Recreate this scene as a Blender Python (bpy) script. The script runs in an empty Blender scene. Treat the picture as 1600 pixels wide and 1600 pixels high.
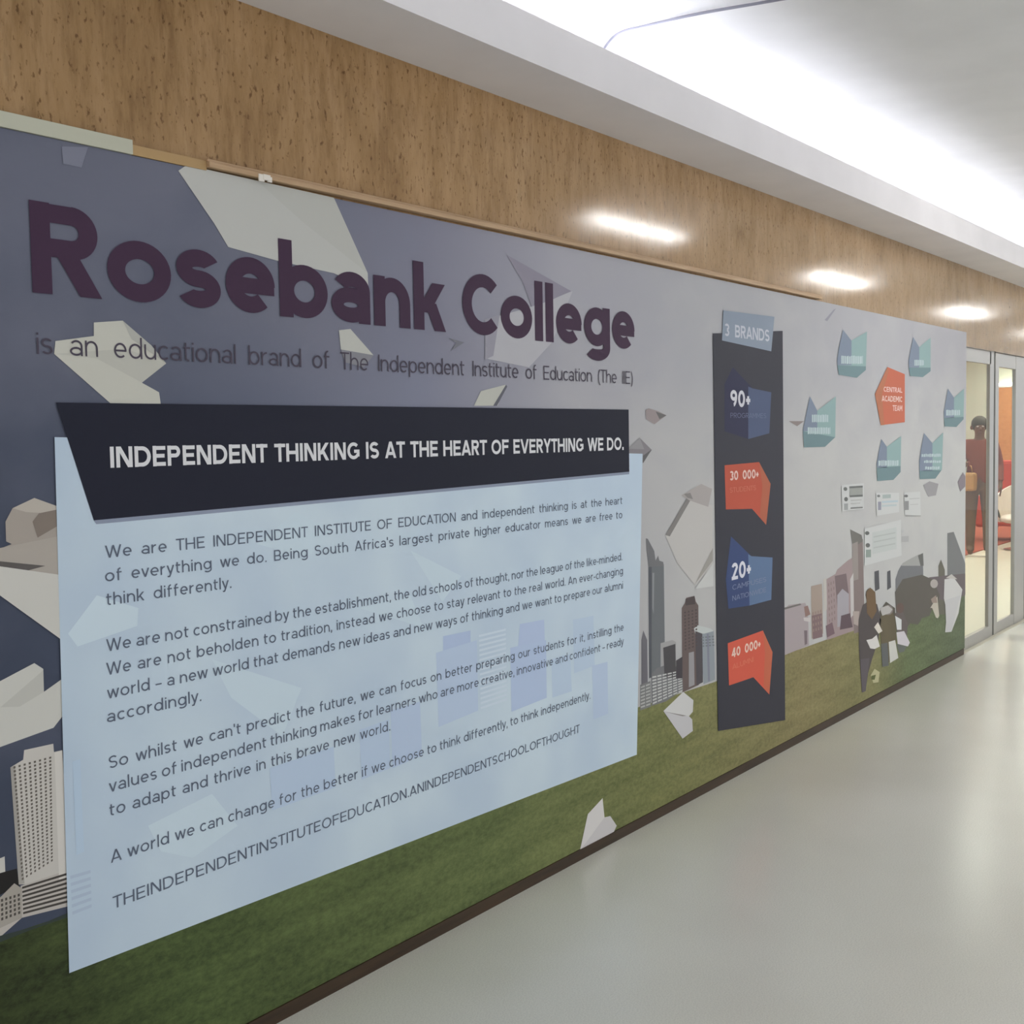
import bpy, math, random
import numpy as np
random.seed(7)
S = bpy.context.scene
COL = S.collection

# ------------------------------------------------------------------ camera
F, HC = 1850.0, 1.55            # focal length in pixels of a 1600 frame, eye height
V = np.array([2179 - 800, 661 - 800, F]); V /= np.linalg.norm(V)
DN = np.array([530, 29880, F]); DN -= V * (DN @ V); DN /= np.linalg.norm(DN)
ZU = -DN
YI = np.cross(ZU, V)
M3 = np.array([V, YI, ZU])       # photo axes (right, down, forward) -> corridor axes
DW = 2.3664
CAM = np.array([0.0, -DW, HC])

cam = bpy.data.cameras.new('camera')
cam.sensor_width = 36.0
cam.lens = 36.0 * F / 1600.0
cam.clip_start = 0.05
cam.clip_end = 200
camo = bpy.data.objects.new('camera', cam)
COL.objects.link(camo)
from mathutils import Matrix
r, d, f = M3[:, 0], M3[:, 1], M3[:, 2]
camo.matrix_world = Matrix(((r[0], -d[0], -f[0], CAM[0]), (r[1], -d[1], -f[1], CAM[1]),
                            (r[2], -d[2], -f[2], CAM[2]), (0, 0, 0, 1)))
S.camera = camo

# ------------------------------------------------------------------ world, exposure
wd = bpy.data.worlds.new('world')
S.world = wd
wd.use_nodes = True
wd.node_tree.nodes['Background'].inputs[0].default_value = (0.93, 0.96, 1.0, 1)
wd.node_tree.nodes['Background'].inputs[1].default_value = 1.5
S.view_settings.view_transform = 'Standard'
S.view_settings.look = 'None'
S.view_settings.gamma = 1.0
S.view_settings.exposure = -0.55
S.view_settings.use_curve_mapping = False
TUBE_E, BATTEN_E, SHOP_E = 46.0, 54.0, 62.0
KL = 0.75                        # light level a white card in the corridor returns


def ray(px, py):
    return M3 @ np.array([px - 800.0, py - 800.0, F])


def W(px, py, y=0.0):
    """the spot on the wall (or a plane parallel to it) measured at a photo point"""
    q = ray(px, py)
    return CAM + q * ((y + DW) / q[1])


def FL(px, py, z=0.0):
    q = ray(px, py)
    return CAM + q * ((z - HC) / q[2])


# ------------------------------------------------------------------ materials
def lin(c):
    c /= 255.0
    return c / 12.92 if c <= 0.04045 else ((c + 0.055) / 1.055) ** 2.4


def alb(rgb):
    q = [lin(c) / KL for c in rgb]
    k = min(1.0, 0.88 / max(q))
    return tuple(c * k for c in q) + (1.0,)


MATS = {}


def mat(name, rgb, rough=0.55, metal=0.0, spec=0.4):
    if name in MATS:
        return MATS[name]
    m = bpy.data.materials.new(name)
    m.use_nodes = True
    b = m.node_tree.nodes['Principled BSDF']
    b.inputs['Base Color'].default_value = alb(rgb)
    b.inputs['Roughness'].default_value = rough
    b.inputs['Metallic'].default_value = metal
    b.inputs['Specular IOR Level'].default_value = spec
    MATS[name] = m
    return m


def pm(rgb):
    """printed ink: a satin vinyl of one colour"""
    return mat('ink_%d_%d_%d' % rgb, rgb, 0.6, 0, 0.2)


def emis(name, rgb, e):
    m = bpy.data.materials.new(name)
    m.use_nodes = True
    b = m.node_tree.nodes['Principled BSDF']
    b.inputs['Base Color'].default_value = (.8, .8, .8, 1)
    b.inputs['Emission Color'].default_value = tuple(rgb) + (1,)
    b.inputs['Emission Strength'].default_value = e
    MATS[name] = m
    return m


class NT:
    def __init__(self, m):
        self.t = m.node_tree
        self.b = self.t.nodes['Principled BSDF']

    def n(self, typ, **kw):
        n = self.t.nodes.new(typ)
        for k, v in kw.items():
            if k.startswith('i_'):
                n.inputs[k[2:].replace('_', ' ')].default_value = v
            else:
                setattr(n, k, v)
        return n

    def l(self, a, b):
        self.t.links.new(a, b)

    def ramp(self, stops, src, interp='LINEAR'):
        n = self.n('ShaderNodeValToRGB')
        cr = n.color_ramp
        cr.interpolation = interp
        while len(cr.elements) < len(stops):
            cr.elements.new(0.5)
        for e, (p, c) in zip(cr.elements, stops):
            e.position = p
            e.color = c
        self.l(src, n.inputs[0])
        return n.outputs[0]

    def mix(self, fac, a, b, blend='MIX'):
        n = self.n('ShaderNodeMix', data_type='RGBA', blend_type=blend)
        for sock, v in ((n.inputs[0], fac), (n.inputs[6], a), (n.inputs[7], b)):
            if hasattr(v, 'is_linked'):
                self.l(v, sock)
            else:
                sock.default_value = v
        return n.outputs[2]

    def coords(self, scale=(1, 1, 1)):
        tc = self.n('ShaderNodeTexCoord')
        mp = self.n('ShaderNodeMapping')
        mp.inputs['Scale'].default_value = scale
        self.l(tc.outputs['Object'], mp.inputs[0])
        return mp.outputs[0]

    def noise(self, scale, vec, detail=4, rough=0.55, dist=0.0):
        n = self.n('ShaderNodeTexNoise')
        n.inputs['Scale'].default_value = scale
        n.inputs['Detail'].default_value = detail
        n.inputs['Roughness'].default_value = rough
        n.inputs['Distortion'].default_value = dist
        self.l(vec, n.inputs['Vector'])
        return n.outputs['Fac']

    def axis(self, ax, lo, hi):
        tc = self.n('ShaderNodeTexCoord')
        sp = self.n('ShaderNodeSeparateXYZ')
        self.l(tc.outputs['Object'], sp.inputs[0])
        mr = self.n('ShaderNodeMapRange')
        mr.inputs[1].default_value = lo
        mr.inputs[2].default_value = hi
        self.l(sp.outputs[ax], mr.inputs[0])
        return mr.outputs[0]

    def bump(self, h, strength, dist=0.01):
        n = self.n('ShaderNodeBump')
        n.inputs['Strength'].default_value = strength
        n.inputs['Distance'].default_value = dist
        self.l(h, n.inputs['Height'])
        self.l(n.outputs[0], self.b.inputs['Normal'])


def m_travertine():
    m = mat('travertine', (140, 115, 84), 0.2, 0, 0.32)
    t = NT(m)
    v = t.coords((1, 1, 0.3))
    n1 = t.noise(6, v, 8, 0.68, 0.4)
    n2 = t.noise(46, t.coords((1, 1, 0.2)), 5, 0.7)
    base = t.ramp([(0.28, alb((112, 88, 60))), (0.45, alb((134, 109, 78))), (0.6, alb((144, 119, 89))), (0.78, alb((156, 135, 107)))], n1)
    streak = t.ramp([(0.36, (0.72, 0.69, 0.66, 1)), (0.55, (1.02, 1.02, 1.02, 1))], n2)
    c = t.mix(0.7, base, streak, 'MULTIPLY')
    v2 = t.coords((1, 1, 0.55))
    n3 = t.noise(75, v2, 3, 0.6)
    pits = t.ramp([(0.32, (0.4, 0.33, 0.27, 1)), (0.41, (1, 1, 1, 1))], n3)
    c = t.mix(0.85, c, pits, 'MULTIPLY')
    # light along the wall put into the colour: left dim and warm, right cooler
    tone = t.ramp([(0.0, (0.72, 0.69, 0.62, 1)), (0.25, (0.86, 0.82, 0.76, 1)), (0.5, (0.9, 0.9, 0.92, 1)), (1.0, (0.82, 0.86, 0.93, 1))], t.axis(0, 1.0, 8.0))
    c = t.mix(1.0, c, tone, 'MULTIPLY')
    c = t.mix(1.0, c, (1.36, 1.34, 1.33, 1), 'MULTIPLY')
    t.l(c, t.b.inputs['Base Color'])
    rr = t.ramp([(0.3, (0.16,) * 3 + (1,)), (0.6, (0.1,) * 3 + (1,))], n1)
    t.l(rr, t.b.inputs['Roughness'])
    return m


def m_sky():
    m = mat('printed_sky', (120, 120, 132), 0.6, 0, 0.2)
    t = NT(m)
    x = t.axis(0, 1.0, 9.0)
    P = lambda X: (X - 1.0) / 8.0
    top = t.ramp([(P(1.2), alb((90, 93, 107))), (P(2.1), alb((100, 102, 116))), (P(2.75), alb((116, 116, 131))),
                  (P(3.5), alb((150, 149, 158))), (P(4.5), alb((155, 155, 159))), (P(8.5), alb((156, 155, 160)))], x)
    low = t.ramp([(P(1.2), alb((53, 59, 74))), (P(1.9), alb((68, 75, 93))), (P(2.75), alb((118, 122, 140))),
                  (P(3.5), alb((158, 157, 160))), (P(4.5), alb((170, 169, 168))), (P(8.5), alb((178, 178, 176)))], x)
    z = t.axis(2, 1.25, 2.05)
    nv = t.coords((0.8, 1, 1.3))
    cl = t.noise(2.3, nv, 4, 0.5, 0.4)
    zz = t.n('ShaderNodeMath', operation='ADD')
    t.l(z, zz.inputs[0])
    c2 = t.n('ShaderNodeMapRange')
    c2.inputs[1].default_value, c2.inputs[2].default_value = 0.3, 0.7
    c2.inputs[3].default_value, c2.inputs[4].default_value = -0.3, 0.3
    t.l(cl, c2.inputs[0])
    t.l(c2.outputs[0], zz.inputs[1])
    zz.use_clamp = True
    c = t.mix(zz.outputs[0], low, top)
    t.l(c, t.b.inputs['Base Color'])
    return m


def m_grass():
    m = mat('printed_grass', (85, 95, 55), 0.6, 0, 0.2)
    t = NT(m)
    x = t.axis(0, 1.0, 9.0)  # printed tones along the wall, the dimmer light at left partly put in
    P = lambda X: (X - 1.0) / 8.0
    lo = t.ramp([(P(1.3), alb((28, 34, 19))), (P(1.8), alb((44, 55, 30))), (P(3.0), alb((70, 81, 48))), (P(4.2), alb((86, 90, 54))),
                 (P(5.6), alb((104, 97, 66))), (P(6.6), alb((100, 98, 66))), (P(7.2), alb((78, 86, 60))), (P(8.4), alb((72, 80, 62)))], x)
    hi = t.ramp([(P(1.3), alb((58, 68, 36))), (P(1.8), alb((80, 94, 54))), (P(3.0), alb((106, 116, 72))), (P(4.2), alb((126, 126, 82))),
                 (P(5.6), alb((140, 130, 92))), (P(6.6), alb((130, 126, 88))), (P(7.2), alb((108, 120, 86))), (P(8.4), alb((96, 106, 84)))], x)
    n1 = t.noise(48, t.coords((0.7, 1, 1.3)), 8, 0.75, 0.1)
    n2 = t.noise(5, t.coords((0.5, 1, 3.2)), 3, 0.5)
    s = t.n('ShaderNodeMath', operation='MULTIPLY_ADD')
    t.l(n2, s.inputs[0])
    s.inputs[1].default_value = 0.6
    t.l(n1, s.inputs[2])
    mr = t.n('ShaderNodeMapRange')
    mr.inputs[1].default_value, mr.inputs[2].default_value = 0.58, 1.02
    t.l(s.outputs[0], mr.inputs[0])
    t.l(t.mix(mr.outputs[0], lo, hi), t.b.inputs['Base Color'])
    return m


def m_panel():
    m = mat('printed_panel', (176, 192, 208), 0.6, 0, 0.2)
    t = NT(m)
    n1 = t.noise(2.6, t.coords((1, 1, 1)), 2, 0.5)
    a = t.ramp([(0.35, alb((172, 187, 202))), (0.65, alb((184, 198, 208)))], n1)
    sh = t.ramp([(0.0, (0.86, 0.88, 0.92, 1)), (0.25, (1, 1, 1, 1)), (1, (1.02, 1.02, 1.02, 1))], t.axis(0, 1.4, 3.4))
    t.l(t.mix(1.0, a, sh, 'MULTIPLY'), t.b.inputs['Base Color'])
    return m


def m_floor():
    m = mat('polished_floor', (160, 160, 152), 0.26, 0, 0.5)
    t = NT(m)
    v = t.coords((1, 1, 1))
    n1 = t.noise(0.9, v, 3, 0.5)
    n2 = t.noise(220, v, 2, 0.6)
    n3 = t.noise(23, v, 2, 0.5)
    c = t.ramp([(0.3, alb((185, 184, 174))), (0.7, alb((195, 194, 185)))], n1)
    sp = t.ramp([(0.35, (0.9, 0.9, 0.9, 1)), (0.6, (1.03, 1.03, 1.03, 1))], n2)
    c = t.mix(1.0, c, sp, 'MULTIPLY')
    dirt = t.ramp([(0.17, (0.55, 0.52, 0.48, 1)), (0.2, (1, 1, 1, 1))], n3)
    c = t.mix(0.8, c, dirt, 'MULTIPLY')
    t.l(c, t.b.inputs['Base Color'])
    return m


def m_plaster(name, rgb, rough=0.75):
    m = mat(name, rgb, rough, 0, 0.25)
    t = NT(m)
    n1 = t.noise(3.0, t.coords(), 3, 0.5)
    c = t.mix(1.0, alb(rgb), t.ramp([(0.3, (0.96,) * 3 + (1,)), (0.7, (1.03,) * 3 + (1,))], n1), 'MULTIPLY')
    t.l(c, t.b.inputs['Base Color'])
    t.bump(t.noise(60, t.coords(), 3), 0.04, 0.003)
    return m


def m_wood(name, a, b, rough=0.4):
    m = mat(name, a, rough, 0, 0.35)
    t = NT(m)
    n1 = t.noise(7, t.coords((0.4, 3, 6)), 5, 0.6, 0.5)
    t.l(t.ramp([(0.3, alb(a)), (0.7, alb(b))], n1), t.b.inputs['Base Color'])
    return m


def m_glass():
    m = bpy.data.materials.new('shop_glass')
    m.use_nodes = True
    t = m.node_tree
    t.nodes.remove(t.nodes['Principled BSDF'])
    o = t.nodes['Material Output']
    tr = t.nodes.new('ShaderNodeBsdfTransparent')
    tr.inputs[0].default_value = (0.93, 0.96, 0.94, 1)
    gl = t.nodes.new('ShaderNodeBsdfGlossy')
    gl.inputs['Roughness'].default_value = 0.03
    mx = t.nodes.new('ShaderNodeMixShader')
    mx.inputs[0].default_value = 0.06
    t.links.new(tr.outputs[0], mx.inputs[1])
    t.links.new(gl.outputs[0], mx.inputs[2])
    t.links.new(mx.outputs[0], o.inputs[0])
    MATS['shop_glass'] = m
    return m


TRAV = m_travertine(); SKY = m_sky(); GRASS = m_grass(); PANEL = m_panel(); FLOORM = m_floor()
CEIL = m_plaster('ceiling_paint', (204, 204, 203))
COVE = m_plaster('cove_paint', (203, 200, 201))
GLASS = m_glass()
ALU = mat('aluminium', (150, 148, 144), 0.35, 0.6, 0.5)
ALUD = mat('dark_gasket', (74, 74, 70), 0.5)
BROWN = m_wood('dark_brown_board', (44, 33, 22), (62, 46, 31), 0.5)
TRIMW = m_wood('tan_batten', (150, 122, 92), (176, 148, 118), 0.5)


# ------------------------------------------------------------------ mesh helpers
def link(name, verts, faces, mats, idx=None, parent=None):
    me = bpy.data.meshes.new(name)
    me.from_pydata([tuple(float(q) for q in v) for v in verts], [], faces)
    for m in (mats if isinstance(mats, (list, tuple)) else [mats]):
        me.materials.append(m)
    if idx:
        me.polygons.foreach_set('material_index', idx)
    me.update()
    o = bpy.data.objects.new(name, me)
    COL.objects.link(o)
    if parent:
        o.parent = parent
        if parent.type == 'EMPTY' and parent.parent is None:
            o.matrix_parent_inverse = parent.matrix_basis.inverted()
        else:
            o.matrix_parent_inverse = (parent.matrix_parent_inverse.inverted() if False else Matrix())
    return o


class MB:
    def __init__(self):
        self.v, self.f, self.i, self.m = [], [], [], []

    def mi(self, m):
        if m not in self.m:
            self.m.append(m)
        return self.m.index(m)

    def poly(self, pts, m):
        k = len(self.v)
        self.v += [tuple(p) for p in pts]
        self.f.append(tuple(range(k, k + len(pts))))
        self.i.append(self.mi(m))
        return self

    def box(self, x0, x1, y0, y1, z0, z1, m):
        k = len(self.v)
        self.v += [(x, y, z) for x in (x0, x1) for y in (y0, y1) for z in (z0, z1)]
        for q in ((0, 1, 3, 2), (4, 6, 7, 5), (0, 4, 5, 1), (2, 3, 7, 6), (0, 2, 6, 4), (1, 5, 7, 3)):
            self.f.append(tuple(k + j for j in q))
            self.i.append(self.mi(m))
        return self

    def tube(self, pts, rad, m, n=10, cap=True):
        pts = [np.array(p, float) for p in pts]
        k = len(self.v)
        N = len(pts)
        rads = rad if isinstance(rad, (list, tuple)) else [rad] * N
        for j, p in enumerate(pts):
            t = pts[min(j + 1, N - 1)] - pts[max(j - 1, 0)]
            t /= np.linalg.norm(t)
            u = np.cross(t, (0, 0, 1) if abs(t[2]) < 0.9 else (1, 0, 0))
            u /= np.linalg.norm(u)
            w = np.cross(t, u)
            for a in range(n):
                an = 2 * math.pi * a / n
                self.v.append(tuple(p + rads[j] * (math.cos(an) * u + math.sin(an) * w)))
        for j in range(N - 1):
            for a in range(n):
                b = (a + 1) % n
                self.f.append((k + j * n + a, k + j * n + b, k + (j + 1) * n + b, k + (j + 1) * n + a))
                self.i.append(self.mi(m))
        if cap:
            self.f.append(tuple(k + a for a in range(n))[::-1]); self.i.append(self.mi(m))
            self.f.append(tuple(k + (N - 1) * n + a for a in range(n))); self.i.append(self.mi(m))
        return self

    def ball(self, c, r3, m, nu=16, nv=10):
        k = len(self.v)
        for j in range(nv + 1):
            ph = math.pi * j / nv
            for a in range(nu):
                th = 2 * math.pi * a / nu
                self.v.append((c[0] + r3[0] * math.sin(ph) * math.cos(th), c[1] + r3[1] * math.sin(ph) * math.sin(th), c[2] + r3[2] * math.cos(ph)))
        for j in range(nv):
            for a in range(nu):
                b = (a + 1) % nu
                self.f.append((k + j * nu + a, k + (j + 1) * nu + a, k + (j + 1) * nu + b, k + j * nu + b))
                self.i.append(self.mi(m))
        return self

    def build(self, name, parent=None, smooth=False, bevel=0.0):
        o = link(name, self.v, self.f, self.m, self.i, parent)
        if smooth:
            o.data.polygons.foreach_set('use_smooth', [True] * len(o.data.polygons))
        if bevel:
            b = o.modifiers.new('bevel', 'BEVEL')
            b.width = bevel
            b.segments = 2
            b.limit_method = 'ANGLE'
        return o


def empty(name, loc, label, cat, group=None):
    o = bpy.data.objects.new(name, None)
    o.location = loc
    COL.objects.link(o)
    return tag(o, label, cat, group)


def tag(o, label, cat, group=None):
    o['label'] = label
    o['category'] = cat
    if group:
        o['group'] = group
    return o


def struct(o, label=None, cat=None):
    o['kind'] = 'structure'
    if label:
        o['label'] = label
    if cat:
        o['category'] = cat
    return o


def copy_tree(o, parent=None, shift=None):
    c = o.copy()
    COL.objects.link(c)
    if parent:
        c.parent = parent
        c.matrix_parent_inverse = o.matrix_parent_inverse.copy()
    if shift:
        c.location = [a + b for a, b in zip(c.location, shift)]
    for ch in list(o.children):
        copy_tree(ch, c)
    return c


# ================================================================== THE SETTING
X0, X1 = -7.0, 24.0              # corridor ends
ZS, ZL, ZC, YL = 2.671, 2.814, 3.0, -0.273   # soffit, cove lip, ceiling heights; cove lip distance
YO = -4.2                        # the other side of the corridor
XM0, XM1 = float(W(-140, 400)[0]), 8.42       # mural ends
ZT = 2.222                       # mural top
XD = 12.6                        # storefront end
TW = 0.012                       # stone face behind the mural face

struct(MB().box(X0, X1, YO - 0.2, 0.0, -0.12, 0.0, FLOORM).build('floor'), 'pale grey polished floor of the corridor', 'floor')
struct(MB().box(X0, X1, YO - 0.2, 0.3, ZC, ZC + 0.12, CEIL).build('ceiling'), 'flat pale ceiling of the corridor', 'ceiling')
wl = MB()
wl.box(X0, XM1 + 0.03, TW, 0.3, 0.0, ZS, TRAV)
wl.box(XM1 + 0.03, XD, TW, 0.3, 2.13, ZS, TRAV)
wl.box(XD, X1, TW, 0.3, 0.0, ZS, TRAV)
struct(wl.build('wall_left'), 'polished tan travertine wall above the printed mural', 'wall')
# light cove along the wall: soffit board plus upstand
cv = MB()
cv.box(X0, X1, YL, 0.3, ZS, ZS + 0.018, COVE)
cv.box(X0, X1, YL, YL + 0.02, ZS + 0.018, ZL, COVE)
cv.box(X0, X1, 0.0, 0.3, ZS + 0.018, ZC, COVE)
struct(cv.build('ceiling_cove'), 'pale plaster light trough running along the top of the stone wall', 'ceiling cove')
# brown skirting under the mural
struct(MB().box(XM0, XM1 - 0.03, -0.004, TW, 0.0, 0.04, BROWN).build('baseboard_left'), 'thin dark brown skirting under the mural', 'baseboard')
# battens along the top edge of the mural
CREAM = mat('cream_strip', (168, 168, 152), 0.6)
TAN2 = mat('tan_tape', (156, 128, 88), 0.6)
xa, xb, xc, xd = (float(W(px, 230)[0]) for px in (205, 320, 700, 1272))
struct(MB().box(XM0, xa, -0.006, TW, ZT + 0.001, 2.256, CREAM).build('trim_1'), 'cream strip over the left end of the mural', 'trim')
struct(MB().box(xa, xb, -0.004, TW, ZT + 0.001, 2.246, TAN2).build('trim_2'), 'short tan strip beside the cream strip above the mural', 'trim')
struct(MB().box(xb, 5.83, -0.016, TW, ZT + 0.008, ZT + 0.022, TRIMW).box(xb, 5.83, -0.010, TW, ZT + 0.022, ZT + 0.029, TRIMW).build('trim_3', bevel=0.002),
       'long thin tan wooden batten along the top of the mural', 'trim')

# ================================================================== LAMPS
TUBE = emis('cove_tube_glow', (0.86, 0.88, 1.0), TUBE_E)
BATG = emis('batten_tube_glow', (1.0, 0.985, 0.96), BATTEN_E)
WHITE = mat('white_enamel', (205, 205, 202), 0.4)


def cove_tube(x):
    t = empty('fluorescent_tube', (x, -0.13, ZS + 0.018), 'glowing white fluorescent tube lying in the light trough above the stone wall', 'tube lamp', 'tubes in the light trough')
    MB().box(x - 0.6, x + 0.6, -0.155, -0.105, ZS + 0.018, ZS + 0.06, WHITE).build('housing', t, bevel=0.004)
    MB().tube([(x - 0.585, -0.13, 2.765), (x + 0.585, -0.13, 2.765)], 0.013, TUBE, 12).build('glass_tube', t, smooth=True)
    for sx in (-1, 1):
        MB().box(x + sx * 0.597 - 0.012, x + sx * 0.597 + 0.012, -0.15, -0.11, ZS + 0.06, 2.79, WHITE).build('lamp_holder', t)
    return t


ct = cove_tube(-5.2)
k = 1
while -5.2 + k * 1.24 < 23.2:
    copy_tree(ct, None, (k * 1.24, 0, 0))
    k += 1


def batten(x, y=-1.68):
    t = empty('batten_light', (x, y, ZC), 'twin tube batten light on the flat corridor ceiling', 'ceiling light', 'twin tube battens on the ceiling')
    MB().box(x - 0.66, x + 0.66, y - 0.06, y + 0.06, ZC - 0.05, ZC, WHITE).build('housing', t, bevel=0.004)
    for sy in (-0.032, 0.032):
        MB().tube([(x - 0.6, y + sy, ZC - 0.075), (x + 0.6, y + sy, ZC - 0.075)], 0.014, BATG, 12).build('glass_tube', t, smooth=True)
    for sx in (-1, 1):
        MB().box(x + sx * 0.615 - 0.012, x + sx * 0.615 + 0.012, y - 0.05, y + 0.05, ZC - 0.092, ZC - 0.05, WHITE).build('lamp_holder', t)
    return t


bt = batten(-0.8)
for xq in (6.85, 10.4, 14.35, 18.3):
    copy_tree(bt, None, (xq + 0.8, 0, 0))
for xq in (4.6, 7.6, 10.75, 14.7, 18.6):  # second row, unseen, added to brighten the floor and lower wall
    copy_tree(bt, None, (xq + 0.8, -1.95, 0))

# loose cable on the ceiling
def cable():
    pts = [tuple(float(c) for c in FL(*q)) for q in ((940, 82, 2.90), (952, 62, 2.96), (972, 48, 2.985), (1010, 40, 2.99), (1085, 22, 2.99), (1180, 6, 2.99), (1260, -8, 2.99), (1420, -28, 2.993))]
    cu = bpy.data.curves.new('ceiling_cable', 'CURVE')
    cu.dimensions = '3D'
    sp = cu.splines.new('NURBS')
    sp.points.add(len(pts) - 1)
    for q, p in zip(sp.points, pts):
        q.co = p + (1,)
    sp.order_u = 3
    sp.use_endpoint_u = True
    cu.bevel_depth = 0.005
    cu.materials.append(mat('grey_cable', (120, 120, 130), 0.5))
    tmp = bpy.data.objects.new('ceiling_cable_line', cu)
    COL.objects.link(tmp)
    bpy.context.view_layer.update()
    me = bpy.data.meshes.new_from_object(tmp.evaluated_get(bpy.context.evaluated_depsgraph_get()))
    bpy.data.objects.remove(tmp)
    o = bpy.data.objects.new('ceiling_cable', me)
    COL.objects.link(o)
    return tag(o, 'thin grey cable hanging loosely across the bright ceiling from the light trough', 'cable')


cable()

# ================================================================== LETTERING
XH = 0.73


def glyph(ch, s):
    a, h, k = s / 2, XH, s - 0.11
    L = []
    Vt = lambda x, y0, y1: L.append(('V', x, y0, y1))
    Hz = lambda x0, x1, y: L.append(('H', x0, x1, y))
    Dg = lambda x0, y0, x1, y1: L.append(('D', x0, y0, x1, y1))
    Ar = lambda cx, cy, rx, ry, a0, a1: L.append(('A', cx, cy, rx, ry, a0, a1))
    full = lambda w, H, y=0: Ar(w / 2, y + H / 2, w / 2 - a, H / 2 - a, 0, 360)
    asc = 1.03
    if ch == ' ': return 0.32, L
    if ch in 'oec':
        w = (0.76 if ch == 'o' else 0.70) + .6 * k
        if ch == 'o': full(w, h)
        if ch == 'c':
            Ar(w / 2, h / 2, w / 2 - a, h / 2 - a, 46, 314)
            w -= .09
        if ch == 'e':
            Ar(w / 2, h / 2, w / 2 - a, h / 2 - a, 0, 312); Hz(s * .7, w - .012, h / 2 - .01)
        return w, L
    if ch in 'bdpqg':
        w = .76 + .6 * k
        left = ch in 'bp'
        Ar(w / 2 + (.01 if left else -.01), h / 2, w / 2 - a - .01, h / 2 - a, 0, 360)
        x = a if left else w - a
        if ch in 'bd': Vt(x, 0, asc)
        if ch in 'pq': Vt(x, -.26, h)
        if ch == 'g':
            Vt(x, -.02, h); Ar(w / 2, -.02, w / 2 - a, .25 - a, 215, 360)
        return w, L
    if ch == 'a':
        w = .66 + .5 * k
        Vt(w - a, 0, h * .62)
        Ar(w / 2 + .01, h * .62, w / 2 - a - .01, h * .38 - a, 0, 150)
        bh = (h * .58 + .75 * k) / 2
        Ar(w / 2 - .01, bh, w / 2 - a, bh - a, 0, 360)
        return w, L
    if ch == 's':
        w = .56 + .6 * k
        ry = (h - s) / 4
        Ar(w / 2, h - a - ry, w / 2 - a, ry, 28, 270); Ar(w / 2, a + ry, w / 2 - a, ry, -152, 90)
        return w, L
    if ch in 'nhmru':
        w = {'n': .68, 'h': .68, 'm': 1.08, 'r': .42, 'u': .68}[ch] + k * (.9 if ch == 'm' else .5)
        ry = .31 - a * .4
        if ch == 'u':
            Vt(a, ry, h); Vt(w - a, 0, h); Ar(w / 2, a + ry, w / 2 - a, ry, 180, 360); return w, L
        Vt(a, 0, asc if ch == 'h' else h)
        if ch == 'r':
            Ar(w - a * .3, h - a - ry, w - a * 1.3, ry, 92, 180); return w, L
        if ch == 'm':
            hw = (w + s) / 2
            for q in (0, hw - s):
                Ar(q + hw / 2, h - a - ry, hw / 2 - a, ry, 0, 180); Vt(q + hw - a, 0, h - a - ry)
            return w, L
        Ar(w / 2, h - a - ry, w / 2 - a, ry, 0, 180); Vt(w - a, 0, h - a - ry)
        return w, L
    if ch in 'tf':
        w = .42 + .5 * k
        x = .09 + a
        if ch == 't':
            Vt(x, .18, .93); Ar(x + .17, .19, .17, .19 - a, 180, 280); Hz(0, w, h - a)
        else:
            Vt(x, 0, .80); Ar(x + .18, .80, .18, .23 - a, 85, 180); Hz(0, w, h - a)
        return w, L
    if ch in 'ijl':
        Vt(a, 0, asc if ch == 'l' else h)
        if ch != 'l': Vt(a, .86, .86 + s)
        return s, L
    if ch == 'k':
        w = .64 + .7 * k
        Vt(a, 0, asc); Dg(s * .9, .27, w - s * .75, h); Dg(w - s * .65, 0, s + .14, .42)
        return w, L
    if ch in 'vy':
        w = .68 + .7 * k
        Dg(s * .55, h, w / 2, 0); Dg(w - s * .55, h, w / 2, 0)
        if ch == 'y':
            Dg(w / 2, 0.0, w / 2 - .13, -.27); Hz(.06, w / 2 - .08, -.27 + a)
        return w, L
    if ch in 'wW':
        H = h if ch == 'w' else 1
        w = (1.04 if ch == 'w' else 1.3) + 1.2 * k
        q = (w - 1.1 * s) / 4
        for j, (p0, p1) in enumerate(((0, 1), (2, 1), (2, 3), (4, 3))):
            Dg(s * .55 + q * p0, H, s * .55 + q * p1, 0)
        return w, L
    if ch in 'xX':
        H = h if ch == 'x' else 1
        w = (.64 if ch == 'x' else .8) + .7 * k
        Dg(s * .6, 0, w - s * .6, H); Dg(s * .6, H, w - s * .6, 0)
        return w, L
    if ch == 'z':
        Hz(0, .56, h - a); Hz(0, .56, a); Dg(s * .7, s * .5, .56 - s * .7, h - s * .5)
        return .56, L
    if ch in 'OCGQ0':
        w = {'O': 1.02, 'C': .94, 'G': .98, 'Q': 1.02, '0': .74}[ch] + .5 * k
        if ch in 'OQ0': full(w, 1)
        else:
            Ar(w / 2 + .01, .5, w / 2 - a, .5 - a, 45, 315 if ch == 'C' else 345)
            if ch == 'G':
                Hz(w * .55, w - .02, .47); Vt(w - a - .02, .16, .5)
            if ch == 'C': w -= .12
        return w, L
    if ch == 'D':
        w = .88 + .5 * k
        Vt(a, 0, 1); Hz(0, w - .5, 1 - a); Hz(0, w - .5, a); Ar(w - .5, .5, .5 - a, .5 - a, -90, 90)
        return w, L
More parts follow.
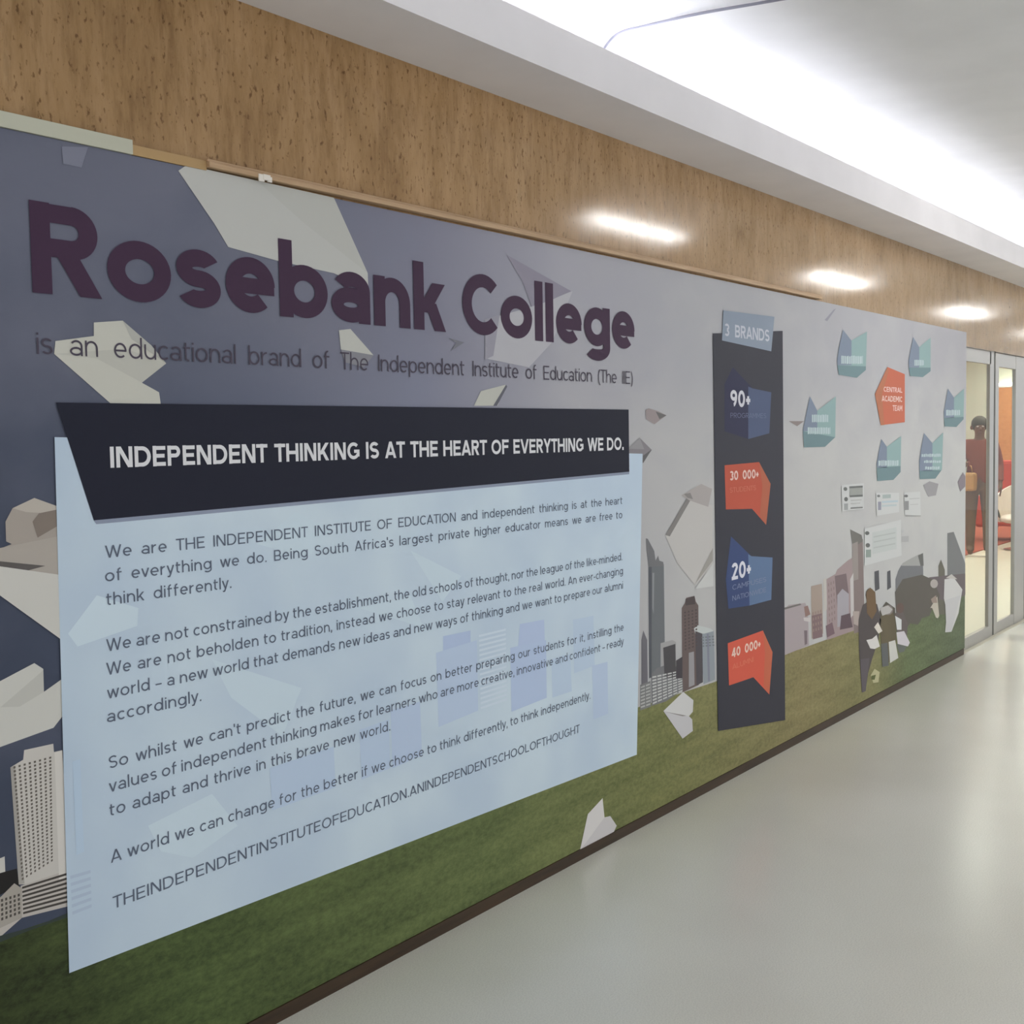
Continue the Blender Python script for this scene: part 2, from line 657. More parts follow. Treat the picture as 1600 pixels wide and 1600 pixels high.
    if ch in 'PRB':
        w = .74 + .6 * k
        Vt(a, 0, 1)
        r1 = .30
        Hz(0, w - r1 - .03, 1 - a); Hz(0, w - r1 - .03, 1 - 2 * r1 + a)
        Ar(w - r1 - .03, 1 - r1, r1 - a, r1 - a, -90, 90)
        if ch == 'R': Dg(w - s * .58, 0, w * .46, 1 - 2 * r1 + a)
        if ch == 'B':
            r2 = (1 - 2 * r1 + s) / 2
            Hz(0, w - r2, a); Ar(w - r2, r2, r2 - a, r2 - a, -90, 90)
        return w, L
    if ch in 'EFL':
        w = (.7 if ch != 'L' else .64) + .5 * k
        Vt(a, 0, 1)
        if ch != 'L': Hz(0, w, 1 - a); Hz(0, w - .06, .51)
        if ch != 'F': Hz(0, w, a)
        return w, L
    if ch == 'H':
        w = .84 + .6 * k; Vt(a, 0, 1); Vt(w - a, 0, 1); Hz(0, w, .5); return w, L
    if ch == 'I': Vt(a, 0, 1); return s, L
    if ch == 'T':
        w = .74 + .5 * k; Hz(0, w, 1 - a); Vt(w / 2, 0, 1); return w, L
    if ch == 'U':
        w = .82 + .6 * k; ry = .36 - a
        Vt(a, ry + a, 1); Vt(w - a, ry + a, 1); Ar(w / 2, ry + a, w / 2 - a, ry, 180, 360); return w, L
    if ch == 'N':
        w = .84 + .7 * k; Vt(a, 0, 1); Vt(w - a, 0, 1); Dg(s * .7, 1, w - s * .7, 0); return w, L
    if ch == 'M':
        w = .98 + .9 * k; Vt(a, 0, 1); Vt(w - a, 0, 1); Dg(s * .7, 1, w / 2, .28); Dg(w - s * .7, 1, w / 2, .28); return w, L
    if ch == 'K':
        w = .8 + .7 * k; Vt(a, 0, 1); Dg(s * .9, .34, w - s * .65, 1); Dg(w - s * .6, 0, s + .18, .54); return w, L
    if ch in 'AV':
        w = .92 + .8 * k
        y0, y1 = (0, 1) if ch == 'A' else (1, 0)
        Dg(s * .55, y0, w / 2, y1); Dg(w - s * .55, y0, w / 2, y1)
        if ch == 'A': Hz(w * .24, w * .76, .28)
        return w, L
    if ch == 'Y':
        w = .84 + .8 * k; Vt(w / 2, 0, .45); Dg(s * .55, 1, w / 2, .38); Dg(w - s * .55, 1, w / 2, .38); return w, L
    if ch == 'S':
        w = .72 + .6 * k
        ry = (1 - s) / 4
        Ar(w / 2, 1 - a - ry, w / 2 - a, ry, 30, 270); Ar(w / 2, a + ry, w / 2 - a, ry, -150, 90)
        return w, L
    if ch == '2':
        w = .66 + .5 * k
        Ar(w / 2, .70, w / 2 - a, .30 - a, 0, 165); Dg(s * .75, s * .6, w - a * 1.1, .70); Hz(0, w, a)
        return w, L
    if ch == '3':
        w = .66 + .5 * k
        Ar(w / 2, .73, w / 2 - a, .27 - a, -90, 150); Ar(w / 2, .28, w / 2 - a, .28 - a, -150, 90)
        return w, L
    if ch == '4':
        w = .74 + .5 * k; Vt(w * .7, 0, 1); Hz(0, w, .28); Dg(s * .6, .3, w * .66, 1); return w, L
    if ch == '9':
        w = .70 + .5 * k
        Ar(w / 2, .68, w / 2 - a, .32 - a, 0, 360); Ar(w / 2 - .1, .62, w / 2 + .1 - a, .62 - a, -75, 10)
        return w, L
    if ch == '+': Hz(0, .5, .42); Vt(.25, .17, .67); return .5, L
    if ch == '.': Vt(a, 0, s * 1.1); return s, L
    if ch == ',': Vt(a, 0, s * 1.1); Dg(a, 0.01, a * .5, -.14); return s, L
    if ch == "'": Vt(a, .72, 1.02); return s, L
    if ch == '-': Hz(0, .34, .33); return .34, L
    if ch == '\u2013': Hz(0, .56, .33); return .56, L
    if ch == '(': Ar(.42, .4, .42 - a, .66, 115, 245); return .28, L
    if ch == ')': Ar(-.14, .4, .42 - a, .66, -65, 65); return .28, L
    raise ValueError(ch)


def strokes(prims, s):
    """outline quads of a letter, each with the number of its pen stroke"""
    a, out = s / 2, []
    for kk, p in enumerate(prims):
        if p[0] == 'V':
            _, x, y0, y1 = p
            out.append(([(x - a, y0), (x + a, y0), (x + a, y1), (x - a, y1)], kk))
        elif p[0] == 'H':
            _, x0, x1, y = p
            b = a * .9
            out.append(([(x0, y - b), (x1, y - b), (x1, y + b), (x0, y + b)], kk))
        elif p[0] == 'D':
            _, x0, y0, x1, y1 = p
            hw = a * math.hypot(x1 - x0, y1 - y0) / max(abs(y1 - y0), 1e-6)
            q = [(x0 - hw, y0), (x0 + hw, y0), (x1 + hw, y1), (x1 - hw, y1)]
            out.append((q if y1 > y0 else q[::-1], kk))
        else:
            _, cx, cy, rx, ry, a0, a1 = p
            n = max(4, int(abs(a1 - a0) / (15 if s < .15 else 9)))
            b = a * .94
            for j in range(n):
                t0, t1 = (math.radians(a0 + (a1 - a0) * (j + q) / n) for q in (0, 1))
                P = lambda t, r: (cx + (rx + r * a) * math.cos(t), cy + (ry + r * b) * math.sin(t))
                out.append(([P(t0, -1), P(t0, 1), P(t1, 1), P(t1, -1)], kk))
    return out


KERN = set('AVTYWvyw')


def text_polys(txt, s, track=0.12):
    """letter strokes laid out from x=0; returns polys, width, word-gap positions are steerable by caller"""
    words, res = txt.split(' '), []
    for wd_ in words:
        x, pl = 0.0, []
        for j, ch in enumerate(wd_):
            w, pr = glyph(ch, s)
            for q, kk in strokes(pr, s):
                pl.append(([(u + x, v) for u, v in q], kk))
            x += w + track - (.05 if ch in KERN else 0) - (.05 if wd_[j + 1:j + 2] and wd_[j + 1] in KERN else 0)
        res.append((x - track, pl))
    return res


def lettering(mb, txt, p0, p1x, cap, s, m, lay, track=0.12, wide=True, fat=1.0):
    """one printed line from wall point p0=(X,Z baseline) to X=p1x, capital height cap (metres)"""
    ws = text_polys(txt, s, track)
    if fat != 1.0:
        ws = [(w * fat, [([(u * fat, v) for u, v in q], kk) for q, kk in pl]) for w, pl in ws]
    nat = sum(w for w, _ in ws)
    tgt = (p1x - p0[0]) / cap
    sx = 1.0
    gap = 0.36
    if len(ws) > 1:
        gap = (tgt - nat) / (len(ws) - 1)
        if gap < 0.26 or gap > (0.9 if wide else 0.36):
            gap = min(max(gap, 0.26), 0.9 if wide else 0.36)
            sx = tgt / (nat + gap * (len(ws) - 1))
    else:
        sx = tgt / nat
    x = 0.0
    y = -LAY * lay
    for w, pl in ws:
        for q, kk in pl:
            mb.poly([(p0[0] + (u + x) * sx * cap, y - 1.5e-5 * kk, p0[1] + v * cap) for u, v in q], m)
        x += w + gap
    return mb


LAY = 0.0005


def pxp(pts, lay):
    return [W(x, y, 0.0) * np.array([1, 0, 1]) + np.array([0, -LAY * lay, 0]) for x, y in pts]


def fp(mb, pts, rgb, lay):
    return mb.poly(pxp(pts, lay), rgb if not isinstance(rgb, tuple) else pm(rgb))


def line_px(mb, txt, xl, yl, xr, cap_px, s, rgb, lay, **kw):
    """printed line measured at its left baseline point, its right end and its capital height at the left end"""
    p = W(xl, yl)
    cap = W(xl, yl - cap_px)[2] - p[2]
    yr = yl + (661 - yl) * (xr - xl) / (2179 - xl)
    return lettering(mb, txt, (p[0], p[2]), W(xr, yr)[0], cap, s, pm(rgb), lay, **kw)


def bil(q, u, v):
    (x0, y0), (x1, y1), (x2, y2), (x3, y3) = q     # tl tr br bl
    return ((x0 * (1 - u) + x1 * u) * (1 - v) + (x3 * (1 - u) + x2 * u) * v,
            (y0 * (1 - u) + y1 * u) * (1 - v) + (y3 * (1 - u) + y2 * u) * v)


def grid(mb, q, nx, ny, fu, fv, rgb, lay, jitter=0.0):
    for i in range(nx):
        for j in range(ny):
            if jitter and random.random() < jitter:
                continue
            u0, v0 = (i + (1 - fu) / 2) / nx, (j + (1 - fv) / 2) / ny
            u1, v1 = u0 + fu / nx, v0 + fv / ny
            fp(mb, [bil(q, u0, v0), bil(q, u1, v0), bil(q, u1, v1), bil(q, u0, v1)], rgb, lay)
    return mb


# ================================================================== THE MURAL
mural = empty('wall_mural', ((XM0 + XM1) / 2, 0, 0.0),
              'long printed vinyl mural of sky, skyline and grass headed Rosebank College', 'mural')
MB().box(XM0, XM1, 0.0, TW, 0.041, ZT, SKY).build('printed_sky', mural)
ML = float(W(0, 1460)[0])

g = MB()
gt = [(-140, 1500), (0, 1464), (104, 1430), (560, 1272), (1000, 1104), (1115, 1066), (1228, 1022), (1340, 982), (1372, 968), (1420, 950), (1507, 926)]
top = pxp(gt, 1)
top[0][0], top[-1][0] = XM0, XM1
for p, q in zip(top[:-1], top[1:]):
    g.poly([(p[0], p[1], 0.041), (q[0], q[1], 0.041), q, p], GRASS)
g.build('printed_grass', mural)


def plane(polys, lay=2.9, label=None):
    mb = MB()
    for j, (pts, rgb) in enumerate(polys):
        fp(mb, pts, rgb, lay + j * .5)
    o = mb.build('paper_plane', mural)
    if label:
        o['label'] = label
    return o


LG, MG, DG = (176, 175, 170), (160, 158, 153), (120, 117, 115)
plane([([(278, 267), (291, 258), (521, 309), (574, 427), (575, 452), (521, 427), (431, 407), (356, 386), (334, 349)], (172, 172, 168)),
       ([(405, 286), (521, 309), (574, 427), (470, 345)], (168, 168, 163))], label='large white paper plane behind the word Rosebank')
plane([([(96, 229), (137, 230), (127, 262), (98, 256)], (112, 114, 128))])
plane([([(84, 553), (86, 533), (146, 525), (146, 504), (191, 501), (236, 540), (259, 568), (221, 598), (248, 613), (250.5, 631), (173, 631)], (178, 177, 168)),
       ([(84, 553), (196, 545), (259, 568), (221, 598), (150, 560)], (170, 169, 161)),
       ([(191, 501), (236, 540), (259, 568), (205, 530)], (160, 160, 154))])
plane([([(529, 516), (547, 514), (583, 555), (574, 560), (532, 546)], (172, 172, 166)),
       ([(532, 546), (583, 555), (568, 574), (538, 566)], (122, 122, 128))])
plane([([(757, 560), (757, 499), (800, 488), (832, 478), (894, 455), (862, 535), (826, 574)], (164, 163, 168)),
       ([(791, 398), (892, 455), (858, 470), (830, 479), (816, 440)], (130, 126, 138)),
       ([(700, 528), (725, 535), (703, 549), (712, 536)], (110, 110, 118)),
       ([(757, 499), (780, 492), (770, 556), (757, 562)], (138, 136, 146))], label='grey paper plane behind the word College')
plane([([(740, 634), (751, 611), (790, 601), (777, 634)], (172, 172, 164)), ([(790, 601), (792, 604), (776, 634), (770, 634)], (90, 90, 98))])
plane([([(1008, 641), (1013, 638), (1027, 642), (1041, 649), (1022, 663), (1009, 655)], (140, 130, 130)), ([(1024, 643), (1041, 649), (1030, 655)], (98, 96, 96))])
plane([([(980, 705), (999, 684), (1018, 703), (1003, 724), (1003, 715), (980, 716)], (122, 118, 122)), ([(980, 701), (999, 684), (1006, 702)], (136, 134, 136)),
       ([(1004, 712), (1018, 702), (1004, 724)], (92, 90, 92))])
plane([([(1039, 836), (1076, 781), (1113, 790), (1113, 884), (1085, 914), (1058, 880)], (176, 173, 170)),
       ([(1039, 836), (1074, 776), (1078, 782), (1046, 838)], (118, 115, 113)),
       ([(1064, 774), (1095, 756), (1112, 764), (1106, 792), (1077, 782)], (156, 150, 148)),
       ([(1068, 772), (1078, 770), (1082, 780), (1074, 778)], (124, 120, 118)),
       ([(1085, 913), (1113, 856), (1113, 876)], (148, 144, 138)),
       ([(1085, 920), (1114, 879), (1114, 916)], (184, 184, 182))], label='large pale paper plane beside the dark banner')
o = plane([([(-60, 880), (0, 857), (18, 850), (9, 846), (8, 815), (19, 794), (53, 778), (89, 791), (92, 900), (-60, 890)], (150, 142, 134)),
           ([(19, 794), (53, 778), (89, 791), (87, 803), (40, 800)], (168, 161, 152)),
           ([(60, 802), (89, 796), (89, 822), (58, 840), (50, 815)], (118, 108, 100)),
           ([(-60, 868), (30, 850), (90, 838), (92, 898), (-60, 878)], (156, 149, 141)),
           ([(-60, 880), (0, 877), (70, 884), (40, 892), (0, 886)], (84, 80, 78)),
           ([(-60, 872), (0, 885), (92, 898), (93, 998), (0, 931), (-60, 890)], (184, 182, 176))], label='crumpled beige and white paper plane left of the text panel')
plane([([(-60, 1096), (0, 1064), (53, 1036), (67, 1045), (68, 1081), (96, 1061), (97, 1119), (83, 1137), (0, 1167), (-60, 1190)], (182, 181, 175)),
       ([(0, 1105), (67, 1047), (68, 1081), (30, 1104)], (172, 171, 165))])
plane([([(1036, 1111), (1067, 1081), (1083, 1094), (1082, 1112), (1076, 1119), (1081, 1124), (1082, 1142), (1066, 1154)], (192, 191, 190)),
       ([(1036, 1111), (1076, 1119), (1081, 1124), (1082, 1142), (1066, 1154)], (182, 180, 182)),
       ([(1038, 1112), (1072, 1118), (1066, 1119)], (128, 124, 120))], 3, 'white paper plane on the printed grass beside the dark banner')
plane([([(906, 1327), (918, 1272), (941, 1247), (944, 1277), (953, 1275), (963, 1290), (957, 1303), (930, 1316)], (200, 196, 194)),
       ([(908, 1326), (944, 1277), (953, 1275), (963, 1290), (957, 1303)], (188, 184, 184))], 3, 'white paper plane at the bottom edge of the mural')
plane([([(1475, 905), (1490, 903), (1503, 921), (1497, 958), (1486, 987), (1476, 988), (1479, 956), (1474, 935)], (188, 187, 186)),
       ([(1476, 938), (1500, 930), (1486, 986), (1478, 987)], (180, 179, 180)), ([(1477, 903), (1486, 897), (1495, 905)], (176, 172, 168))], 6,
      'tall white paper plane at the right end of the mural')
plane([([(1256, 658), (1232, 658), (1245, 666)], (128, 118, 116))])
plane([([(1288, 500), (1302, 484), (1306, 482), (1292, 502)], (134, 132, 142))])
plane([([(1442, 758), (1452, 752), (1466, 756), (1462, 774), (1450, 776)], (138, 136, 138))])
plane([([(1496, 753), (1504, 738), (1508, 744), (1508, 760), (1500, 768)], (120, 112, 118))])


NTW = [0]


def tower(polys, label=None, grids=()):
    mb = MB()
    NTW[0] += 1
    lay = 1.2 + .03 * NTW[0]
    for j, (pts, rgb) in enumerate(polys):
        fp(mb, pts, rgb, lay + .2 * j)
    for gq in grids:
        grid(mb, *gq, lay=lay + .2 * len(polys) + .1)
    o = mb.build('printed_tower', mural)
    if label:
        o['label'] = label
    return o


# left edge of the mural
tower([([(16, 1199), (36, 1187), (37.5, 1172), (83, 1162), (84, 1175), (97, 1172), (110, 1378), (29, 1382)], (180, 176, 170)),
       ([(85, 1176), (97, 1173), (110, 1378), (92, 1374)], (192, 188, 182)),
       ([(16, 1199), (23, 1196), (38, 1380), (29, 1382)], (150, 146, 140))],
      'tall white tower block with rows of small dark windows',
      [([(18, 1197), (82, 1180), (84, 1345), (32, 1378)], 8, 30, .42, .55, (92, 86, 80))])
tower([([(-60, 1350), (0, 1341), (7, 1338), (8, 1362), (-60, 1380)], (180, 178, 172)),
       ([(-60, 1376), (0, 1364), (26, 1357), (30, 1385), (12, 1392), (0, 1398), (-60, 1410)], (32, 30, 30)),
       ([(-60, 1415), (0, 1402), (22, 1380), (34, 1388), (34, 1434), (0, 1450), (-60, 1478)], (150, 144, 136))], None,
      [([(-20, 1410), (32, 1394), (33, 1428), (-20, 1448)], 8, 5, .5, .6, (70, 66, 62))])
tower([([(32, 1384), (104, 1360), (106, 1416), (34, 1434), (0, 1464), (-60, 1490), (-60, 1478), (0, 1448), (34, 1428)], (170, 164, 158))], None,
      [([(34, 1384), (104, 1362), (105, 1412), (36, 1430)], 1, 7, 1.0, .5, (62, 58, 54)), ])
tower([([(-60, 1492), (0, 1462), (60, 1446), (106, 1426), (106, 1433), (50, 1452), (0, 1472), (-60, 1502)], (48, 56, 52))])

# between the text panel and the dark banner
tower([([(1002, 1000), (1005, 985), (1011, 1000), (1012, 1080), (1002, 1080)], (98, 96, 102))])
tower([([(1013, 884), (1037, 882), (1039, 1050), (1014, 1060)], (100, 103, 106)), ([(1013, 884), (1018, 884), (1018, 1058), (1014, 1060)], (80, 82, 88)),
       ([(1009, 841), (1012, 842), (1022, 861), (1024, 876), (1028, 868), (1030, 876), (1036, 878), (1037, 884), (1013, 886), (1010, 860)], (104, 104, 106)),
       ([(1019, 895), (1022, 895), (1021, 960), (1019, 950)], (130, 132, 134))], 'tallest grey tower beside the text panel')
tower([([(1032, 1005), (1050, 1000), (1056, 1003), (1056, 1060), (1032, 1060)], (150, 148, 148)), ([(1036, 1012), (1055, 1006), (1056, 1058), (1038, 1060)], (72, 70, 72)),
       ([(1056, 1032), (1066, 1026), (1066, 1060), (1056, 1060)], (66, 62, 66))])
tower([([(1065, 950), (1070, 942), (1072, 934), (1085, 931), (1087, 940), (1091, 946), (1092, 1070), (1066, 1082)], (96, 84, 82)),
       ([(1071, 936), (1085, 931), (1086, 944), (1071, 946)], (72, 64, 64)),
       ([(1076, 1020), (1084, 1018), (1085, 1070), (1076, 1074)], (140, 138, 140)),
       ([(1086, 986), (1097, 990), (1098, 1066), (1088, 1071)], (76, 72, 76))], 'brown tower block with a stepped top',
      [([(1067, 955), (1090, 950), (1091, 1010), (1068, 1018)], 4, 12, .45, .5, (78, 68, 68))])
tower([([(1094, 990), (1115, 985), (1117, 1062), (1099, 1069)], (134, 140, 146)), ([(1084, 982), (1090, 977), (1110, 982), (1115, 986), (1100, 990), (1086, 990)], (178, 182, 180)),
       ([(1104, 990), (1107, 990), (1109, 1064), (1106, 1065)], (120, 122, 134))], None,
      [([(1095, 994), (1116, 992), (1117, 1010), (1096, 1012)], 4, 4, .6, .5, (110, 114, 118))])
tower([([(1017, 1054), (1026, 1044), (1040, 1039), (1062, 1042), (1066, 1050), (1067, 1078), (1040, 1096), (1018, 1103)], (108, 108, 110))],
      'round block with banded balconies', [([(1018, 1056), (1066, 1046), (1067, 1080), (1019, 1102)], 6, 9, .8, .5, (178, 178, 176))])
tower([([(1000, 1070), (1016, 1064), (1017, 1104), (1000, 1110)], (112, 112, 112))], None, [([(1000, 1072), (1016, 1066), (1017, 1102), (1000, 1108)], 2, 7, .8, .5, (160, 160, 158))])

# right of the dark banner
tower([([(1222, 956), (1232, 945), (1258, 942), (1262, 952), (1264, 1008), (1225, 1024)], (154, 144, 146)), ([(1223, 950), (1250, 943), (1252, 945), (1224, 953)], (104, 100, 96)),
       ([(1256, 948), (1262, 946), (1266, 960), (1258, 964)], (130, 105, 98)), ([(1255, 965), (1266, 965), (1266, 972), (1256, 970)], (184, 178, 176)),
       ([(1256, 985), (1261, 985), (1261, 1006), (1257, 1008)], (112, 100, 104))])
tower([([(1267, 916), (1284, 912), (1286, 990), (1268, 998)], (150, 136, 126)), ([(1268, 962), (1284, 958), (1285, 995), (1270, 999)], (118, 98, 100)),
       ([(1286, 905), (1291, 903), (1292, 952), (1287, 956)], (176, 172, 166))], 'tan slab tower', [([(1268, 955), (1284, 950), (1285, 985), (1269, 990)], 4, 4, .5, .5, (136, 118, 112))])
tower([([(1291, 905), (1305, 897), (1308, 890), (1324, 876), (1334, 870), (1338, 984), (1292, 1000)], (146, 130, 130)),
       ([(1304, 900), (1322, 896), (1326, 930), (1308, 950)], (110, 96, 98)), ([(1308, 930), (1316, 920), (1326, 928), (1326, 976), (1308, 980)], (152, 148, 154)),
       ([(1314, 962), (1328, 958), (1332, 980), (1312, 984)], (86, 72, 78)), ([(1290, 978), (1300, 972), (1304, 990), (1292, 996)], (108, 88, 94)),
       ([(1328, 905), (1333, 895), (1334, 960), (1329, 965)], (182, 178, 176))], None, [([(1292, 910), (1304, 904), (1306, 970), (1294, 976)], 3, 7, .4, .5, (128, 112, 112))])
tower([([(1332, 850), (1348, 842), (1351, 985), (1334, 990)], (120, 108, 106)), ([(1328, 827), (1346, 836), (1348, 846), (1332, 856)], (104, 102, 98)),
       ([(1331, 850), (1340, 846), (1341, 905), (1332, 908)], (138, 130, 126))], 'dark tower with a slanted top')
tower([([(1403, 892), (1408, 883), (1422, 880), (1442, 882), (1444, 952), (1400, 956), (1399, 905)], (106, 107, 110)), ([(1410, 880), (1424, 872), (1436, 866), (1442, 866), (1443, 884), (1408, 884)], (148, 148, 146)),
       ([(1434, 868), (1442, 864), (1443, 884), (1438, 884)], (92, 92, 90))], 'dark round topped block behind the students')
tower([([(1480, 833), (1490, 831), (1500, 858), (1508, 880), (1508, 920), (1480, 912)], (110, 111, 112))], 'grey pointed block at the right end')
tower([([(1466, 884), (1470, 874), (1476, 890), (1477, 960), (1466, 960)], (96, 94, 84))])
tower([([(1366, 893), (1373, 891), (1374, 920), (1367, 924)], (76, 76, 80)), ([(1386, 893), (1391, 891), (1392, 918), (1386, 922)], (80, 80, 84))])
# hedge and bushes behind the printed students
mb = MB()
fp(mb, [(1398, 925), (1410, 905), (1440, 898), (1458, 906), (1468, 930), (1464, 948), (1456, 952), (1452, 962), (1440, 966), (1434, 976), (1422, 974), (1414, 984), (1404, 978), (1400, 960)], (86, 82, 76), 3)
fp(mb, [(1442, 908), (1452, 902), (1508, 896), (1508, 930), (1480, 940), (1450, 930)], (98, 90, 92), 2.8)
fp(mb, [(1374, 955), (1384, 940), (1398, 950), (1400, 1000), (1376, 1000)], (78, 74, 66), 3.2)
mb.build('printed_hedge', mural)


def figure(polys, label):
    mb = MB()
    for j, (pts, rgb) in enumerate(polys):
        fp(mb, pts, rgb, 4 + .3 * j)
    o = mb.build('printed_student', mural)
    o['label'] = label
    return o


def oval(cx, cy, rx, ry, n=12):
    return [(cx + rx * math.cos(2 * math.pi * j / n), cy + ry * math.sin(2 * math.pi * j / n)) for j in range(n)]


figure([([(1341, 968), (1348, 945), (1358, 938), (1370, 944), (1376, 968), (1372, 1000), (1362, 1030), (1356, 1052), (1352, 1078), (1346, 1078), (1342, 1020)], (76, 70, 70)),
        (oval(1359, 930, 7, 11), (74, 64, 52)), ([(1353, 925), (1359, 918), (1367, 925), (1369, 955), (1362, 968), (1354, 958)], (104, 84, 62)),
        ([(1344, 1030), (1358, 1028), (1352, 1080), (1346, 1082)], (86, 80, 84)), ([(1332, 955), (1342, 955), (1340, 978), (1333, 975)], (160, 148, 142)),
        ([(1353, 1000), (1362, 998), (1369, 992), (1374, 1010), (1366, 1014), (1359, 1013)], (200, 197, 194)), ([(1365, 980), (1371, 972), (1378, 986), (1372, 990)], (200, 194, 184))],
       'printed student in dark clothes holding white sheets')
figure([([(1374, 968), (1382, 950), (1392, 950), (1398, 966), (1400, 1000), (1392, 1034), (1380, 1036), (1376, 1005)], (92, 84, 66)),
        (oval(1387, 953, 8, 8), (120, 112, 108)), ([(1374, 950), (1387, 946), (1394, 952), (1390, 958), (1378, 962)], (168, 165, 162)),
        ([(1388, 1003), (1398, 1000), (1403, 1028), (1390, 1036)], (190, 190, 184)), ([(1376, 1006), (1386, 1004), (1388, 1040), (1378, 1042)], (90, 92, 92))],
       'printed student bending over a white sheet')
figure([([(1398, 958), (1410, 955), (1418, 975), (1416, 1004), (1402, 1006)], (92, 84, 82)), (oval(1406, 950, 6, 8), (94, 78, 72)),
        ([(1398, 962), (1408, 968), (1408, 984), (1401, 984)], (196, 198, 198)), ([(1400, 988), (1412, 986), (1421, 1004), (1418, 1010), (1402, 1006)], (190, 186, 190)),
        ([(1400, 1006), (1416, 1010), (1412, 1018), (1404, 1020)], (94, 98, 94))], 'printed student crouching with a pale bag')
figure([([(1453, 950), (1464, 932), (1467, 962), (1465, 966), (1462, 965), (1456, 950)], (176, 170, 158)), (oval(1459, 912, 6, 7), (160, 154, 150)),
        ([(1454, 936), (1462, 930), (1464, 942), (1456, 942)], (140, 126, 116))], 'printed student far back on the grass in pale clothes')
mb = MB()
fp(mb, [(1360, 1055), (1366, 1045), (1374, 1050), (1372, 1066), (1364, 1067)], (168, 164, 130), 4)
fp(mb, [(1361, 1056), (1368, 1054), (1366, 1062), (1361, 1062)], (86, 92, 56), 4.4)
mb.build('printed_flower', mural)

# ---- heading
mb = MB()
PURPLE = (57, 38, 58)
pR = W(52.5, 457)
line_px(mb, 'Rosebank College', 50, 457, 991, 144, 0.225, PURPLE, 5, track=0.075, wide=False)
mb.build('title_lettering', mural)['label'] = 'dark purple heading Rosebank College'
mb = MB()
line_px(mb, 'is an educational brand of The Independent Institute of Education (The IIE)', 57, 553, 988, 35, 0.10, (68, 62, 74), 5, track=0.13)
mb.build('subtitle_lettering', mural)['label'] = 'thin dark grey subtitle line'

# ---- pale blue text panel
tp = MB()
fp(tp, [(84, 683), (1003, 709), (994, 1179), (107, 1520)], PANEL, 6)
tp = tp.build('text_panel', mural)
tp['label'] = 'pale blue text panel'
gh = MB()
gk = 0
GH = (160, 174, 202)
for q, c in (([(691, 994), (734, 985), (734, 1008), (691, 1017)], (150, 164, 200)), ([(680, 1020), (744, 1000), (746, 1110), (684, 1136)], (166, 180, 206)),
             ([(811, 975), (849, 968), (850, 1005), (808, 1012)], (158, 170, 206)), ([(796, 1012), (852, 1000), (853, 1090), (798, 1112)], (158, 172, 206)),
             ([(894, 968), (926, 962), (928, 1040), (896, 1052)], (168, 184, 206)), ([(924, 1040), (948, 1034), (949, 1115), (926, 1124)], (164, 178, 204)),
             ([(609, 1110), (655, 1096), (658, 1180), (612, 1200)], (164, 178, 206)), ([(560, 1140), (606, 1124), (608, 1200), (564, 1218)], (166, 182, 206)),
             ([(860, 1030), (890, 1022), (892, 1080), (862, 1090)], (170, 186, 208)), ([(420, 1200), (520, 1166), (523, 1230), (424, 1266)], (166, 182, 206)),
             ([(112, 1190), (124, 1185), (130, 1330), (118, 1336)], (160, 180, 200))):
    c = tuple(int(round(.55 * u + .45 * v)) for u, v in zip(c, (176, 192, 206)))
    gk += .05
    fp(gh, q, c, 6.5 + gk)
grid(gh, [(747, 990), (789, 980), (791, 1096), (750, 1110)], 1, 16, 1, .45, (192, 204, 216), 6.6)
grid(gh, [(108, 1365), (140, 1356), (142, 1420), (112, 1432)], 1, 6, 1, .45, (160, 174, 192), 6.6)
for q in ([(150, 930), (215, 950), (213, 978), (120, 1010), (105, 990)], [(330, 1030), (470, 1075), (440, 1150), (360, 1090)], [(230, 1290), (330, 1240), (370, 1290), (300, 1340), (250, 1330)],
          [(400, 850), (460, 800), (520, 830), (480, 870)], [(640, 860), (720, 900), (690, 940)], [(560, 950), (640, 930), (660, 980)]):
    fp(gh, q, (184, 199, 209), 6.3)
gh.build('ghost_skyline', tp)
hb = MB()
fp(hb, [(86, 629), (981, 640), (982, 737), (145, 813)], (24, 26, 40), 7.5)
hb.build('header_banner', tp)['label'] = 'dark navy header banner'
sh = MB()
fp(sh, [(145, 813), (982, 737), (982, 741), (149, 819)], (128, 136, 154), 7)
sh.build('banner_shade', tp)
mb = MB()
line_px(mb, 'INDEPENDENT THINKING IS AT THE HEART OF EVERYTHING WE DO.', 171, 731, 973, 33, 0.21, (200, 200, 202), 8.5, track=0.12)
mb.build('header_lettering', tp)['label'] = 'white capital lettering on the navy banner'
INK = (84, 92, 108)
paras = [
    [('We are THE INDEPENDENT INSTITUTE OF EDUCATION and independent thinking is at the heart', 163, 872, 971),
     ("of everything we do. Being South Africa's largest private higher educator means we are free to", 163, 909, 971),
     ('think differently.', 165, 946, 360)],
    [('We are not constrained by the establishment, the old schools of thought, nor the league of the like-minded.', 165, 1018, 971),
     ('We are not beholden to tradition, instead we choose to stay relevant to the real world. An ever-changing', 165, 1055, 972),
     ('world \u2013 a new world that demands new ideas and new ways of thinking and we want to prepare our alumni', 166, 1092, 972),
     ('accordingly.', 166, 1129, 313)],
    [("So whilst we can't predict the future, we can focus on better preparing our students for it, instilling the", 169, 1201, 973),
     ('values of independent thinking makes for learners who are more creative, innovative and confident \u2013 ready', 169, 1238, 973),
     ('to adapt and thrive in this brave new world.', 170, 1275, 608)],
    [('A world we can change for the better if we choose to think differently, to think independently.', 172, 1348, 921)],
    [('THEINDEPENDENTINSTITUTEOFEDUCATION.ANINDEPENDENTSCHOOLOFTHOUGHT', 175, 1420, 904)]]
